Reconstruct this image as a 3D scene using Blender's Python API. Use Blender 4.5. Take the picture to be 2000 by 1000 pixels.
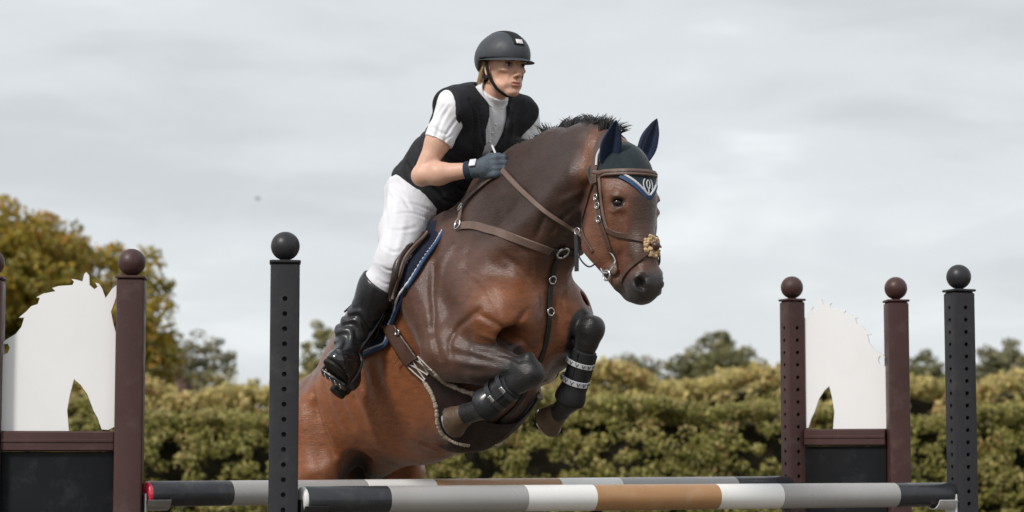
import bpy, math, random
import numpy as np
from mathutils import Vector, Matrix
from mathutils.bvhtree import BVHTree

for o in list(bpy.data.objects):
    bpy.data.objects.remove(o, do_unlink=True)
scene = bpy.context.scene
COL = scene.collection
R = math.radians

# ------------------------------------------------------------------ camera
FPX = 4450.0            # focal length in photograph pixels (photo is 2000 x 1000)
CAM_H = 1.05
PITCH = math.atan((906 - 500) / FPX)
cam_d = bpy.data.cameras.new('camera')
cam = bpy.data.objects.new('camera', cam_d)
COL.objects.link(cam)
cam.location = (0, 0, CAM_H)
cam.rotation_euler = (math.pi / 2 + PITCH, 0, 0)
cam_d.sensor_width = 36.0
cam_d.lens = 36.0 * FPX / 2000.0
cam_d.clip_start = 0.1
cam_d.clip_end = 5000
cam_d.dof.use_dof = True
cam_d.dof.focus_distance = 8.35
cam_d.dof.aperture_fstop = 3.4
scene.camera = cam

# ------------------------------------------------------------------ sky and light
SUN_DIR = Vector((-0.52, -0.62, 0.70)).normalized()      # towards the sun
world = bpy.data.worlds.new('World')
scene.world = world
world.use_nodes = True
wn = world.node_tree
for n in list(wn.nodes):
    wn.nodes.remove(n)


def nd(tree, typ, **kw):
    n = tree.nodes.new(typ)
    for k, v in kw.items():
        if k == 'inp':
            for kk, vv in v.items():
                n.inputs[kk].default_value = vv
        else:
            setattr(n, k, v)
    return n


w_out = nd(wn, 'ShaderNodeOutputWorld')
w_sky = nd(wn, 'ShaderNodeTexSky', sky_type='NISHITA', sun_disc=False)
w_sky.sun_elevation = math.asin(SUN_DIR.z)
w_sky.sun_rotation = math.atan2(SUN_DIR.x, SUN_DIR.y)
w_skymul = nd(wn, 'ShaderNodeVectorMath', operation='SCALE')
w_skymul.inputs['Scale'].default_value = 0.8
wn.links.new(w_sky.outputs[0], w_skymul.inputs[0])
w_tc = nd(wn, 'ShaderNodeTexCoord')
w_map = nd(wn, 'ShaderNodeMapping')
w_map.inputs['Scale'].default_value = (2.6, 2.6, 9.5)
w_map.inputs['Rotation'].default_value = (0, R(-9), 0)
w_map.inputs['Location'].default_value = (3.7, 0.4, 1.35)
wn.links.new(w_tc.outputs['Generated'], w_map.inputs[0])
w_n1 = nd(wn, 'ShaderNodeTexNoise', inp={'Scale': 1.35, 'Detail': 5.0, 'Roughness': 0.48, 'Distortion': 0.35})
w_n2 = nd(wn, 'ShaderNodeTexNoise', inp={'Scale': 3.4, 'Detail': 6.0, 'Roughness': 0.55, 'Distortion': 0.6})
wn.links.new(w_map.outputs[0], w_n1.inputs['Vector'])
wn.links.new(w_map.outputs[0], w_n2.inputs['Vector'])
w_mx = nd(wn, 'ShaderNodeMix', data_type='FLOAT')
w_mx.inputs[0].default_value = 0.30
wn.links.new(w_n1.outputs['Fac'], w_mx.inputs[2])
wn.links.new(w_n2.outputs['Fac'], w_mx.inputs[3])
w_r = nd(wn, 'ShaderNodeValToRGB')
w_r.color_ramp.interpolation = 'EASE'
e = w_r.color_ramp.elements
e[0].position = 0.37
e[0].color = (3.72, 3.90, 4.03, 1)
e[1].position = 0.63
e[1].color = (5.25, 5.42, 5.55, 1)
e2 = e.new(0.5)
e2.color = (4.35, 4.53, 4.68, 1)
wn.links.new(w_mx.outputs[0], w_r.inputs[0])
w_cov = nd(wn, 'ShaderNodeMix', data_type='RGBA')
w_cov.inputs[0].default_value = 0.95                        # cloud cover
wn.links.new(w_skymul.outputs[0], w_cov.inputs[6])
wn.links.new(w_r.outputs[0], w_cov.inputs[7])
w_bg = nd(wn, 'ShaderNodeBackground', inp={'Strength': 0.1})
wn.links.new(w_cov.outputs[2], w_bg.inputs[0])
wn.links.new(w_bg.outputs[0], w_out.inputs[0])

sun_d = bpy.data.lights.new('sun', 'SUN')
sun_d.energy = 1.5
sun_d.angle = R(10)
sun_d.color = (1.0, 0.955, 0.90)
sun = bpy.data.objects.new('sun', sun_d)
COL.objects.link(sun)
sun.rotation_euler = (-SUN_DIR).to_track_quat('-Z', 'Y').to_euler()
sun.location = SUN_DIR * 40

vs = scene.view_settings
scene.display_settings.display_device = 'sRGB'
vs.view_transform = 'Standard'
vs.look = 'None'
vs.exposure = 0.78
vs.gamma = 1.0
vs.use_curve_mapping = False
scene.cycles.max_bounces = 6
scene.cycles.use_denoising = True

# ------------------------------------------------------------------ helpers: objects
rng = np.random.default_rng(11)


def A(*p):
    return np.array(p, dtype=float)


def at(u, v, d):
    """world point seen at photo pixel (u, v) at distance d along +Y"""
    cp, sp = math.cos(PITCH), math.sin(PITCH)
    x = (u - 1000) / FPX
    y = (500 - v) / FPX
    r = A(x, cp - y * sp, sp + y * cp)
    return A(0, 0, CAM_H) + r * (d / r[1])


def tag(o, label=None, cat=None, group=None, kind=None):
    if label:
        o['label'] = label
    if cat:
        o['category'] = cat
    if group:
        o['group'] = group
    if kind:
        o['kind'] = kind
    return o


def empty(name, loc, label=None, cat=None, group=None):
    o = bpy.data.objects.new(name, None)
    o.empty_display_size = 0.1
    COL.objects.link(o)
    o.location = Vector(loc)
    return tag(o, label, cat, group)


def root_loc(o):
    p = np.zeros(3)
    while o is not None:
        p = p + np.array(o.location)
        o = o.parent
    return p


def mesh_obj(name, verts, faces, mat, parent=None, smooth=True, cols=None, loc=None):
    """one mesh object; verts are world coordinates"""
    verts = np.asarray(verts, dtype=np.float64).reshape(-1, 3)
    off = np.array(loc, dtype=float) if loc is not None else (root_loc(parent) if parent is not None else np.zeros(3))
    me = bpy.data.meshes.new(name)
    if isinstance(faces, np.ndarray):
        n, k = faces.shape
        me.vertices.add(len(verts))
        me.vertices.foreach_set('co', (verts - off).astype(np.float32).ravel())
        me.loops.add(n * k)
        me.polygons.add(n)
        me.loops.foreach_set('vertex_index', faces.astype(np.int32).ravel())
        me.polygons.foreach_set('loop_start', np.arange(0, n * k, k, dtype=np.int32))
        me.update(calc_edges=True)
        me.validate()
    else:
        me.from_pydata([tuple(v) for v in (verts - off)], [], [tuple(int(i) for i in f) for f in faces])
        me.update()
    if smooth:
        me.polygons.foreach_set('use_smooth', np.ones(len(me.polygons), dtype=bool))
    if cols is not None:
        ca = me.color_attributes.new('Col', 'FLOAT_COLOR', 'POINT')
        c4 = np.ones((len(verts), 4), dtype=np.float32)
        c4[:, :3] = cols
        ca.data.foreach_set('color', c4.ravel())
    if mat is not None:
        me.materials.append(mat)
    o = bpy.data.objects.new(name, me)
    COL.objects.link(o)
    if parent is not None:
        o.parent = parent
    if loc is not None:
        o.location = Vector(loc)
    return o


def copy_part(o, parent):
    c = o.copy()
    COL.objects.link(c)
    c.parent = parent
    return c


class MB:
    """collects simple shapes into one mesh"""

    def __init__(s):
        s.v = []
        s.f = []
        s.flat = False

    def add(s, v, f):
        b = len(s.v)
        s.v += [tuple(float(c) for c in p) for p in v]
        s.f += [tuple(int(i) + b for i in q) for q in f]
        return s

    def box(s, c, size, rot=None, bev=0.0):
        hx, hy, hz = [q / 2 for q in size]
        if bev <= 0:
            v = [A(x, y, z) for x in (-hx, hx) for y in (-hy, hy) for z in (-hz, hz)]
            f = [(0, 1, 3, 2), (4, 6, 7, 5), (0, 4, 5, 1), (2, 3, 7, 6), (0, 2, 6, 4), (1, 5, 7, 3)]
        else:
            b = min(bev, hx * .95, hy * .95, hz * .95)
            prof = []
            for sx, sy, a0 in ((1, 1, 0), (-1, 1, 90), (-1, -1, 180), (1, -1, 270)):
                for q in (0, 45, 90):
                    a = R(a0 + q)
                    prof.append((sx * (hx - b) + b * math.cos(a), sy * (hy - b) + b * math.sin(a)))
            n = len(prof)
            v = []
            for z, k in ((-hz, b), (-hz + b, 0), (hz - b, 0), (hz, b)):
                for (x, y) in prof:
                    v.append(A(x * (1 - k / hx), y * (1 - k / hy), z))
            f = []
            for r in range(3):
                for i in range(n):
                    j = (i + 1) % n
                    f.append((r * n + i, r * n + j, (r + 1) * n + j, (r + 1) * n + i))
            f.append(tuple(reversed(range(n))))
            f.append(tuple(range(3 * n, 4 * n)))
        if rot is not None:
            v = [rot @ p for p in v]
        return s.add([p + np.asarray(c) for p in v], f)

    def tube(s, path, rad, n=10, caps=True, closed=False, squash=1.0, up=None):
        P = [np.asarray(p, float) for p in path]
        m = len(P)
        rads = rad if hasattr(rad, '__len__') else [rad] * m
        v = []
        nrm = None
        for i, p in enumerate(P):
            if closed:
                t = P[(i + 1) % m] - P[i - 1]
            else:
                t = P[min(i + 1, m - 1)] - P[max(i - 1, 0)]
            t = t / (np.linalg.norm(t) + 1e-12)
            if nrm is None:
                a = A(0, 0, 1) if abs(t[2]) < .9 else A(1, 0, 0)
                if up is not None:
                    a = np.asarray(up, float)
                nrm = np.cross(t, a)
            nrm = nrm - t * (nrm @ t)
            nrm /= (np.linalg.norm(nrm) + 1e-12)
            bi = np.cross(t, nrm)
            for k in range(n):
                a = 2 * math.pi * k / n
                v.append(p + rads[i] * (math.cos(a) * nrm + squash * math.sin(a) * bi))
        f = []
        rr = m if closed else m - 1
        for i in range(rr):
            i2 = (i + 1) % m
            for k in range(n):
                k2 = (k + 1) % n
                f.append((i * n + k, i2 * n + k, i2 * n + k2, i * n + k2)[::-1])
        if caps and not closed:
            f.append(tuple(range(n)))
            f.append(tuple(reversed(range((m - 1) * n, m * n))))
        return s.add(v, f)

    def lathe(s, prof, origin, axis=(0, 0, 1), n=24, xdir=None):
        """prof: (radius, height) pairs along axis"""
        ax = np.asarray(axis, float)
        ax /= np.linalg.norm(ax)
        a = A(1, 0, 0) if abs(ax[0]) < .9 else A(0, 1, 0)
        if xdir is not None:
            a = np.asarray(xdir, float)
        x = a - ax * (a @ ax)
        x /= np.linalg.norm(x)
        y = np.cross(ax, x)
        v = []
        for (r, h) in prof:
            for k in range(n):
                t = 2 * math.pi * k / n
                v.append(np.asarray(origin) + ax * h + max(r, 1e-5) * (math.cos(t) * x + math.sin(t) * y))
        f = []
        for i in range(len(prof) - 1):
            for k in range(n):
                k2 = (k + 1) % n
                f.append((i * n + k, i * n + k2, (i + 1) * n + k2, (i + 1) * n + k))
        f.append(tuple(reversed(range(n))))
        m = len(prof) - 1
        f.append(tuple(range(m * n, m * n + n)))
        return s.add(v, f)

    def ball(s, c, r, n=24, m=14, rot=None):
        rx, ry, rz = (r, r, r) if not hasattr(r, '__len__') else r
        v = []
        for i in range(m + 1):
            th = math.pi * i / m
            for k in range(n):
                ph = 2 * math.pi * k / n
                p = A(rx * math.sin(th) * math.cos(ph), ry * math.sin(th) * math.sin(ph), rz * math.cos(th))
                v.append(p if rot is None else rot @ p)
        f = []
        for i in range(m):
            for k in range(n):
                k2 = (k + 1) % n
                f.append((i * n + k, (i + 1) * n + k, (i + 1) * n + k2, i * n + k2))
        return s.add([p + np.asarray(c) for p in v], f)

    def strap(s, path, nrm, width, thick, closed=False, round_=True):
        """a flat band that runs along path, its flat side facing nrm at each point"""
        s.flat = True
        P = [np.asarray(p, float) for p in path]
        N = [np.asarray(q, float) for q in nrm]
        m = len(P)
        W = width if hasattr(width, '__len__') else [width] * m
        v = []
        for i in range(m):
            t = (P[(i + 1) % m] - P[i - 1]) if closed else (P[min(i + 1, m - 1)] - P[max(i - 1, 0)])
            t /= (np.linalg.norm(t) + 1e-12)
            n_ = N[i] - t * (N[i] @ t)
            n_ /= (np.linalg.norm(n_) + 1e-12)
            b = np.cross(t, n_)
            h, w = thick / 2, W[i] / 2
            c = min(h * .55, w * .4)
            for (x, y) in ((-w, -h), (-w, h - c), (-w + c, h), (0, h * 1.04), (w - c, h), (w, h - c), (w, -h)):
                v.append(P[i] + x * b + y * n_)
        k = 7
        f = []
        for i in range(m if closed else m - 1):
            i2 = (i + 1) % m
            for j in range(k):
                j2 = (j + 1) % k
                f.append((i * k + j, i * k + j2, i2 * k + j2, i2 * k + j))
        if not closed:
            f.append(tuple(reversed(range(k))))
            f.append(tuple(range((m - 1) * k, m * k)))
        return s.add(v, f)

    def build(s, name, mat, parent=None, smooth=True, loc=None, auto=None):
        o = mesh_obj(name, s.v, s.f, mat, parent, smooth, loc=loc)
        if auto or s.flat:
            sharp_by_angle(o, auto or 28)
        return o


def sharp_by_angle(o, deg):
    me = o.data
    import bmesh
    bm = bmesh.new()
    bm.from_mesh(me)
    bmesh.ops.recalc_face_normals(bm, faces=bm.faces)
    lim = R(deg)
    for e_ in bm.edges:
        if len(e_.link_faces) == 2 and e_.calc_face_angle(0) > lim:
            e_.smooth = False
    bm.to_mesh(me)
    bm.free()


def fix_normals(o):
    import bmesh
    bm = bmesh.new()
    bm.from_mesh(o.data)
    bmesh.ops.recalc_face_normals(bm, faces=bm.faces)
    bm.to_mesh(o.data)
    bm.free()


def smooth_path(pts, n=8, closed=False):
    """Catmull-Rom through pts"""
    P = [np.asarray(p, float) for p in pts]
    m = len(P)
    out = []
    rng_ = range(m) if closed else range(m - 1)
    for i in rng_:
        if closed:
            p0, p1, p2, p3 = P[i - 1], P[i], P[(i + 1) % m], P[(i + 2) % m]
        else:
            p0, p1, p2, p3 = P[max(i - 1, 0)], P[i], P[i + 1], P[min(i + 2, m - 1)]
        for k in range(n):
            t = k / n
            out.append(.5 * ((2 * p1) + (-p0 + p2) * t + (2 * p0 - 5 * p1 + 4 * p2 - p3) * t * t + (-p0 + 3 * p1 - 3 * p2 + p3) * t ** 3))
    if not closed:
        out.append(P[-1])
    return out


def rotz(deg):
    c, s = math.cos(R(deg)), math.sin(R(deg))
    return np.array([[c, -s, 0], [s, c, 0], [0, 0, 1]])


# ------------------------------------------------------------------ helpers: materials
def mat(name, col, rough=.5, spec=.5, metal=0.0, var=.12, vscale=6.0, bump=0.0, bscale=40.0, sheen=0.0,
        coat=0.0, vcol=False, dirt=0.0, dirt_col=(.3, .26, .2), sss=0.0, rvar=.1, bdetail=4.0, trans=0.0, stretch=None):
    m = bpy.data.materials.new(name)
    m.use_nodes = True
    t = m.node_tree
    b = t.nodes['Principled BSDF']
    tc = nd(t, 'ShaderNodeTexCoord')
    src = tc.outputs['Object']
    if stretch:
        mp = nd(t, 'ShaderNodeMapping')
        mp.inputs['Scale'].default_value = stretch
        t.links.new(src, mp.inputs[0])
        src = mp.outputs[0]
    n1 = nd(t, 'ShaderNodeTexNoise', inp={'Scale': vscale, 'Detail': 5.0, 'Roughness': .6})
    t.links.new(src, n1.inputs['Vector'])
    mr = nd(t, 'ShaderNodeMapRange', inp={'From Min': .25, 'From Max': .75, 'To Min': 1 - var, 'To Max': 1 + var})
    t.links.new(n1.outputs['Fac'], mr.inputs[0])
    mul = nd(t, 'ShaderNodeVectorMath', operation='SCALE')
    if vcol:
        va = nd(t, 'ShaderNodeVertexColor', layer_name='Col')
        t.links.new(va.outputs[0], mul.inputs[0])
    else:
        mul.inputs[0].default_value = col
    t.links.new(mr.outputs[0], mul.inputs['Scale'])
    last = mul.outputs[0]
    if dirt > 0:
        n3 = nd(t, 'ShaderNodeTexNoise', inp={'Scale': vscale * 2.3, 'Detail': 8.0, 'Roughness': .7})
        t.links.new(src, n3.inputs['Vector'])
        rr = nd(t, 'ShaderNodeMapRange', inp={'From Min': .52, 'From Max': .72, 'To Min': 0.0, 'To Max': dirt})
        t.links.new(n3.outputs['Fac'], rr.inputs[0])
        mx = nd(t, 'ShaderNodeMix', data_type='RGBA')
        t.links.new(rr.outputs[0], mx.inputs[0])
        t.links.new(last, mx.inputs[6])
        mx.inputs[7].default_value = (*dirt_col, 1)
        last = mx.outputs[2]
    t.links.new(last, b.inputs['Base Color'])
    rr2 = nd(t, 'ShaderNodeMapRange', inp={'From Min': .3, 'From Max': .7, 'To Min': max(0, rough - rvar), 'To Max': min(1, rough + rvar)})
    n2 = nd(t, 'ShaderNodeTexNoise', inp={'Scale': vscale * 3.1, 'Detail': 3.0})
    t.links.new(src, n2.inputs['Vector'])
    t.links.new(n2.outputs['Fac'], rr2.inputs[0])
    t.links.new(rr2.outputs[0], b.inputs['Roughness'])
    b.inputs['Specular IOR Level'].default_value = spec
    b.inputs['Metallic'].default_value = metal
    if sheen:
        b.inputs['Sheen Weight'].default_value = sheen
        b.inputs['Sheen Roughness'].default_value = .4
    if coat:
        b.inputs['Coat Weight'].default_value = coat
        b.inputs['Coat Roughness'].default_value = .15
    if sss:
        b.inputs['Subsurface Weight'].default_value = sss
        b.inputs['Subsurface Radius'].default_value = (.012, .005, .003)
    if trans:
        b.inputs['Transmission Weight'].default_value = trans
    if bump > 0:
        nb = nd(t, 'ShaderNodeTexNoise', inp={'Scale': bscale, 'Detail': bdetail, 'Roughness': .6})
        t.links.new(src, nb.inputs['Vector'])
        bp = nd(t, 'ShaderNodeBump', inp={'Strength': bump, 'Distance': .01})
        t.links.new(nb.outputs['Fac'], bp.inputs['Height'])
        t.links.new(bp.outputs[0], b.inputs['Normal'])
    return m


def leaf_mat(name):
    m = bpy.data.materials.new(name)
    m.use_nodes = True
    t = m.node_tree
    b = t.nodes['Principled BSDF']
    va = nd(t, 'ShaderNodeVertexColor', layer_name='Col')
    t.links.new(va.outputs[0], b.inputs['Base Color'])
    b.inputs['Roughness'].default_value = .5
    b.inputs['Specular IOR Level'].default_value = .3
    tr = nd(t, 'ShaderNodeBsdfTranslucent')
    t.links.new(va.outputs[0], tr.inputs[0])
    mx = nd(t, 'ShaderNodeMixShader', inp={0: .35})
    t.links.new(b.outputs[0], mx.inputs[1])
    t.links.new(tr.outputs[0], mx.inputs[2])
    t.links.new(mx.outputs[0], t.nodes['Material Output'].inputs[0])
    return m


# ------------------------------------------------------------------ helpers: smooth solids
class Solid:
    """signed-distance field on a voxel grid: smooth unions and cuts of organic forms"""

    def __init__(s, lo, hi, h):
        s.h = h
        s.lo = np.asarray(lo, float)
        s.n = np.ceil((np.asarray(hi, float) - s.lo) / h).astype(int) + 1
        s.a = np.full(s.n, 1.0, dtype=np.float32)

    def _win(s, lo, hi, pad):
        i0 = np.clip(np.floor((np.asarray(lo) - pad - s.lo) / s.h).astype(int), 0, s.n)
        i1 = np.clip(np.ceil((np.asarray(hi) + pad - s.lo) / s.h).astype(int) + 1, 0, s.n)
        if np.any(i1 <= i0):
            return None
        ax = [(s.lo[d] + s.h * np.arange(i0[d], i1[d])).astype(np.float32) for d in range(3)]
        g = np.meshgrid(*ax, indexing='ij', sparse=True)
        return (slice(i0[0], i1[0]), slice(i0[1], i1[1]), slice(i0[2], i1[2])), g

    def _mix(s, sl, d, k, op):
        a = s.a[sl]
        if op == 'add':
            if k > 0:
                hh = np.maximum(k - np.abs(a - d), 0) / k
                s.a[sl] = np.minimum(a, d) - hh * hh * k * .25
            else:
                s.a[sl] = np.minimum(a, d)
        else:
            d = -d
            if k > 0:
                hh = np.maximum(k - np.abs(a - d), 0) / k
                s.a[sl] = np.maximum(a, d) + hh * hh * k * .25
            else:
                s.a[sl] = np.maximum(a, d)

    def ell(s, c, r, k=.04, rot=None, op='add', infl=0.0):
        c = np.asarray(c, float)
        r = np.asarray(r, float) if hasattr(r, '__len__') else A(r, r, r)
        r = r + infl
        m = r.max() if rot is not None else None
        ext = A(m, m, m) if rot is not None else r
        w = s._win(c - ext, c + ext, k + 2 * s.h + .01)
        if w is None:
            return s
        sl, (X, Y, Z) = w
        X = X - c[0]
        Y = Y - c[1]
        Z = Z - c[2]
        if rot is not None:
            q = np.asarray(rot, float).T
            X, Y, Z = (q[0, 0] * X + q[0, 1] * Y + q[0, 2] * Z, q[1, 0] * X + q[1, 1] * Y + q[1, 2] * Z, q[2, 0] * X + q[2, 1] * Y + q[2, 2] * Z)
        k0 = np.sqrt((X / r[0]) ** 2 + (Y / r[1]) ** 2 + (Z / r[2]) ** 2)
        k1 = np.sqrt((X / r[0] ** 2) ** 2 + (Y / r[1] ** 2) ** 2 + (Z / r[2] ** 2) ** 2) + 1e-9
        d = (k0 * (k0 - 1) / k1).astype(np.float32)
        d = np.where(k0 < 1e-4, -r.min(), d).astype(np.float32)
        s._mix(sl, d, k, op)
        return s

    def cap(s, a, b, ra, rb, k=.04, sq=1.0, axis=(0, 1, 0), op='add', infl=0.0):
        """tapered capsule; sq < 1 flattens it along axis"""
        a = np.asarray(a, float)
        b = np.asarray(b, float)
        ra += infl
        rb += infl
        m = max(ra, rb)
        w = s._win(np.minimum(a, b) - m, np.maximum(a, b) + m, k + 2 * s.h + .01)
        if w is None:
            return s
        sl, (X, Y, Z) = w
        ax = np.asarray(axis, float)
        ba = b - a
        X = X - a[0]
        Y = Y - a[1]
        Z = Z - a[2]
        t = np.clip((X * ba[0] + Y * ba[1] + Z * ba[2]) / (ba @ ba + 1e-12), 0, 1)
        dx, dy, dz = X - t * ba[0], Y - t * ba[1], Z - t * ba[2]
        if sq != 1.0:
            l = dx * ax[0] + dy * ax[1] + dz * ax[2]
            e_ = (1 / sq - 1) * l
            d0 = np.sqrt((dx + e_ * ax[0]) ** 2 + (dy + e_ * ax[1]) ** 2 + (dz + e_ * ax[2]) ** 2)
            d = (d0 - (ra + t * (rb - ra)))
            d = d * np.where(d0 > 1e-6, np.sqrt(dx * dx + dy * dy + dz * dz + 1e-12) / (d0 + 1e-9), 1)
        else:
            d = np.sqrt(dx * dx + dy * dy + dz * dz) - (ra + t * (rb - ra))
        s._mix(sl, d.astype(np.float32), k, op)
        return s

    def chain(s, pts, rads, k=.03, **kw):
        for i in range(len(pts) - 1):
            s.cap(pts[i], pts[i + 1], rads[i], rads[i + 1], k, **kw)
        return s

    def half(s, p, n, k=0.0):
        """keep only the side of the plane through p that n points away from"""
        n = np.asarray(n, float)
        n = n / np.linalg.norm(n)
        sl, (X, Y, Z) = s._win(s.lo, s.lo + s.h * s.n, 0)
        d = ((X - p[0]) * n[0] + (Y - p[1]) * n[1] + (Z - p[2]) * n[2]).astype(np.float32)
        s._mix(sl, -d, k, 'cut')
        return s

    def coords(s):
        return np.meshgrid(*[(s.lo[d] + s.h * np.arange(s.n[d])).astype(np.float32) for d in range(3)], indexing='ij', sparse=True)

    def mesh(s, relax=1):
        a = s.a
        a[0], a[-1] = 1, 1
        a[:, 0], a[:, -1] = 1, 1
        a[:, :, 0], a[:, :, -1] = 1, 1
        ins = a < 0
        n = np.array(a.shape)
        cnt = np.zeros(n - 1, dtype=np.int8)
        for dx in (0, 1):
            for dy in (0, 1):
                for dz in (0, 1):
                    cnt += ins[dx:n[0] - 1 + dx, dy:n[1] - 1 + dy, dz:n[2] - 1 + dz]
        act = (cnt > 0) & (cnt < 8)
        idx = np.argwhere(act)
        ids = np.full(n - 1, -1, dtype=np.int32)
        ids[act] = np.arange(len(idx), dtype=np.int32)
        cv = {}
        for c in [(i, j, k) for i in (0, 1) for j in (0, 1) for k in (0, 1)]:
            cv[c] = np.clip(a[idx[:, 0] + c[0], idx[:, 1] + c[1], idx[:, 2] + c[2]], -.1, .1).astype(np.float64)
        acc = np.zeros((len(idx), 3))
        wt = np.zeros(len(idx))
        for d in range(3):
            for o1 in (0, 1):
                for o2 in (0, 1):
                    c0 = [0, 0, 0]
                    c0[(d + 1) % 3] = o1
                    c0[(d + 2) % 3] = o2
                    c1 = list(c0)
                    c1[d] = 1
                    v0, v1 = cv[tuple(c0)], cv[tuple(c1)]
                    cr = (v0 < 0) != (v1 < 0)
                    t = np.where(cr, v0 / np.where(cr, v0 - v1, 1), 0)
                    p = np.tile(np.array(c0, float), (len(idx), 1))
                    p[:, d] = t
                    acc += p * cr[:, None]
                    wt += cr
        V = (idx + acc / np.maximum(wt, 1)[:, None]) * s.h + s.lo
        Fs = []
        for d in range(3):
            e0 = [slice(None)] * 3
            e1 = [slice(None)] * 3
            e0[d] = slice(0, n[d] - 1)
            e1[d] = slice(1, n[d])
            A0, A1 = ins[tuple(e0)], ins[tuple(e1)]
            ch = np.argwhere(A0 != A1)
            u, w = (d + 1) % 3, (d + 2) % 3
            ch = ch[(ch[:, u] > 0) & (ch[:, w] > 0) & (ch[:, u] < n[u] - 1) & (ch[:, w] < n[w] - 1)]
            q = []
            for (ou, ow) in ((0, 0), (-1, 0), (-1, -1), (0, -1)):
                c = ch.copy()
                c[:, u] += ou
                c[:, w] += ow
                q.append(ids[c[:, 0], c[:, 1], c[:, 2]])
            q = np.stack(q, 1)
            fl = A0[ch[:, 0], ch[:, 1], ch[:, 2]]
            q[~fl] = q[~fl][:, ::-1]
            Fs.append(q)
        Fc = np.concatenate(Fs)
        Fc = Fc[(Fc >= 0).all(1)]
        for _ in range(relax):
            sm = np.zeros_like(V)
            c = np.zeros(len(V))
            for (i, j) in ((0, 1), (1, 2), (2, 3), (3, 0)):
                np.add.at(sm, Fc[:, i], V[Fc[:, j]])
                np.add.at(c, Fc[:, i], 1)
                np.add.at(sm, Fc[:, j], V[Fc[:, i]])
                np.add.at(c, Fc[:, j], 1)
            V = .5 * V + .5 * sm / np.maximum(c, 1)[:, None]
        return V, Fc


def smoothstep(a, b, x):
    t = np.clip((x - a) / (b - a), 0, 1)
    return t * t * (3 - 2 * t)


def vnoise(P, scale, seed=0):
    """cheap smooth 3-D value noise at points P, range 0..1"""
    q = P * scale + seed * 17.3
    i = np.floor(q).astype(np.int64)
    f = q - i
    f = f * f * (3 - 2 * f)

    def hsh(x, y, z):
        hh = (x * 374761393 + y * 668265263 + z * 2147483647 + seed * 974634) & 0x7fffffff
        hh = ((hh ^ (hh >> 13)) * 1274126177) & 0x7fffffff
        return ((hh ^ (hh >> 16)) & 0xffff) / 65535.0
    r = 0
    for dx in (0, 1):
        for dy in (0, 1):
            for dz in (0, 1):
                wgt = (f[:, 0] if dx else 1 - f[:, 0]) * (f[:, 1] if dy else 1 - f[:, 1]) * (f[:, 2] if dz else 1 - f[:, 2])
                r = r + wgt * hsh(i[:, 0] + dx, i[:, 1] + dy, i[:, 2] + dz)
    return r

# ================================================================== the setting
m_grass = mat('grass_ground', (.075, .10, .03), .9, .2, var=.35, vscale=.8, bump=.5, bscale=30)
m_sand = mat('arena_sand', (.15, .125, .095), .95, .2, var=.2, vscale=2.5, bump=.6, bscale=60)
g = mesh_obj('ground', [(-2500, -2500, 0), (2500, -2500, 0), (2500, 2500, 0), (-2500, 2500, 0)], [(0, 1, 2, 3)], m_grass, smooth=False)
tag(g, kind='structure')
g = mesh_obj('arena_surface', [(-22, -14, .004), (22, -14, .004), (22, 22.5, .004), (-22, 22.5, .004)], [(0, 1, 2, 3)], m_sand, smooth=False)
tag(g, kind='structure')

m_leaf = leaf_mat('leaf')
m_bark = mat('bark', (.07, .055, .04), .9, .2, var=.3, vscale=8, bump=.8, bscale=25)
m_core = mat('hedge_dark_core', (.022, .020, .012), .95, .1, var=.4, vscale=9, bump=.8, bscale=20)


def leaves(centres, rad, per, size, colfun, seed, flat=.75):
    """clumps of leaf-sized faces; returns verts, faces, colours"""
    g_ = np.random.default_rng(seed)
    n = len(centres)
    rad = np.broadcast_to(np.asarray(rad, float), (n,))
    d = g_.normal(size=(n, per, 3))
    d /= np.linalg.norm(d, axis=2, keepdims=True)
    rr = g_.uniform(.35, 1.0, (n, per, 1)) ** .6
    p = centres[:, None, :] + d * rr * rad[:, None, None] * A(1, 1, flat)
    p = p.reshape(-1, 3)
    nn = (d.reshape(-1, 3) * .55 + g_.normal(size=p.shape) * .5 + A(-.1, -.45, .45))
    nn /= np.linalg.norm(nn, axis=1, keepdims=True)
    t = np.cross(nn, g_.normal(size=p.shape))
    t /= np.linalg.norm(t, axis=1, keepdims=True)
    b = np.cross(nn, t)
    s = size * g_.uniform(.6, 1.35, (len(p), 1))
    V = np.stack([p - t * s, p + b * s * .55 + nn * s * .12, p + t * s, p - b * s * .55 + nn * s * .12], 1).reshape(-1, 3)
    Fc = np.arange(len(V)).reshape(-1, 4)
    cidx = np.repeat(np.arange(n), per)
    c = colfun(g_, cidx, p)
    return V, Fc, np.repeat(c, 4, axis=0)


def palette(cols, wts, jit=.18, n=None, clump_w=.6):
    cols = np.asarray(cols, float)

    def f(g_, cidx, p):
        m = cidx.max() + 1
        pick_c = g_.choice(len(cols), m, p=wts)
        pick_l = g_.choice(len(cols), len(cidx), p=wts)
        use = g_.random(len(cidx)) < clump_w
        c = np.where(use[:, None], cols[pick_c[cidx]], cols[pick_l])
        return np.clip(c * (1 + jit * g_.normal(size=(len(c), 1))), .004, .9)
    return f


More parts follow.
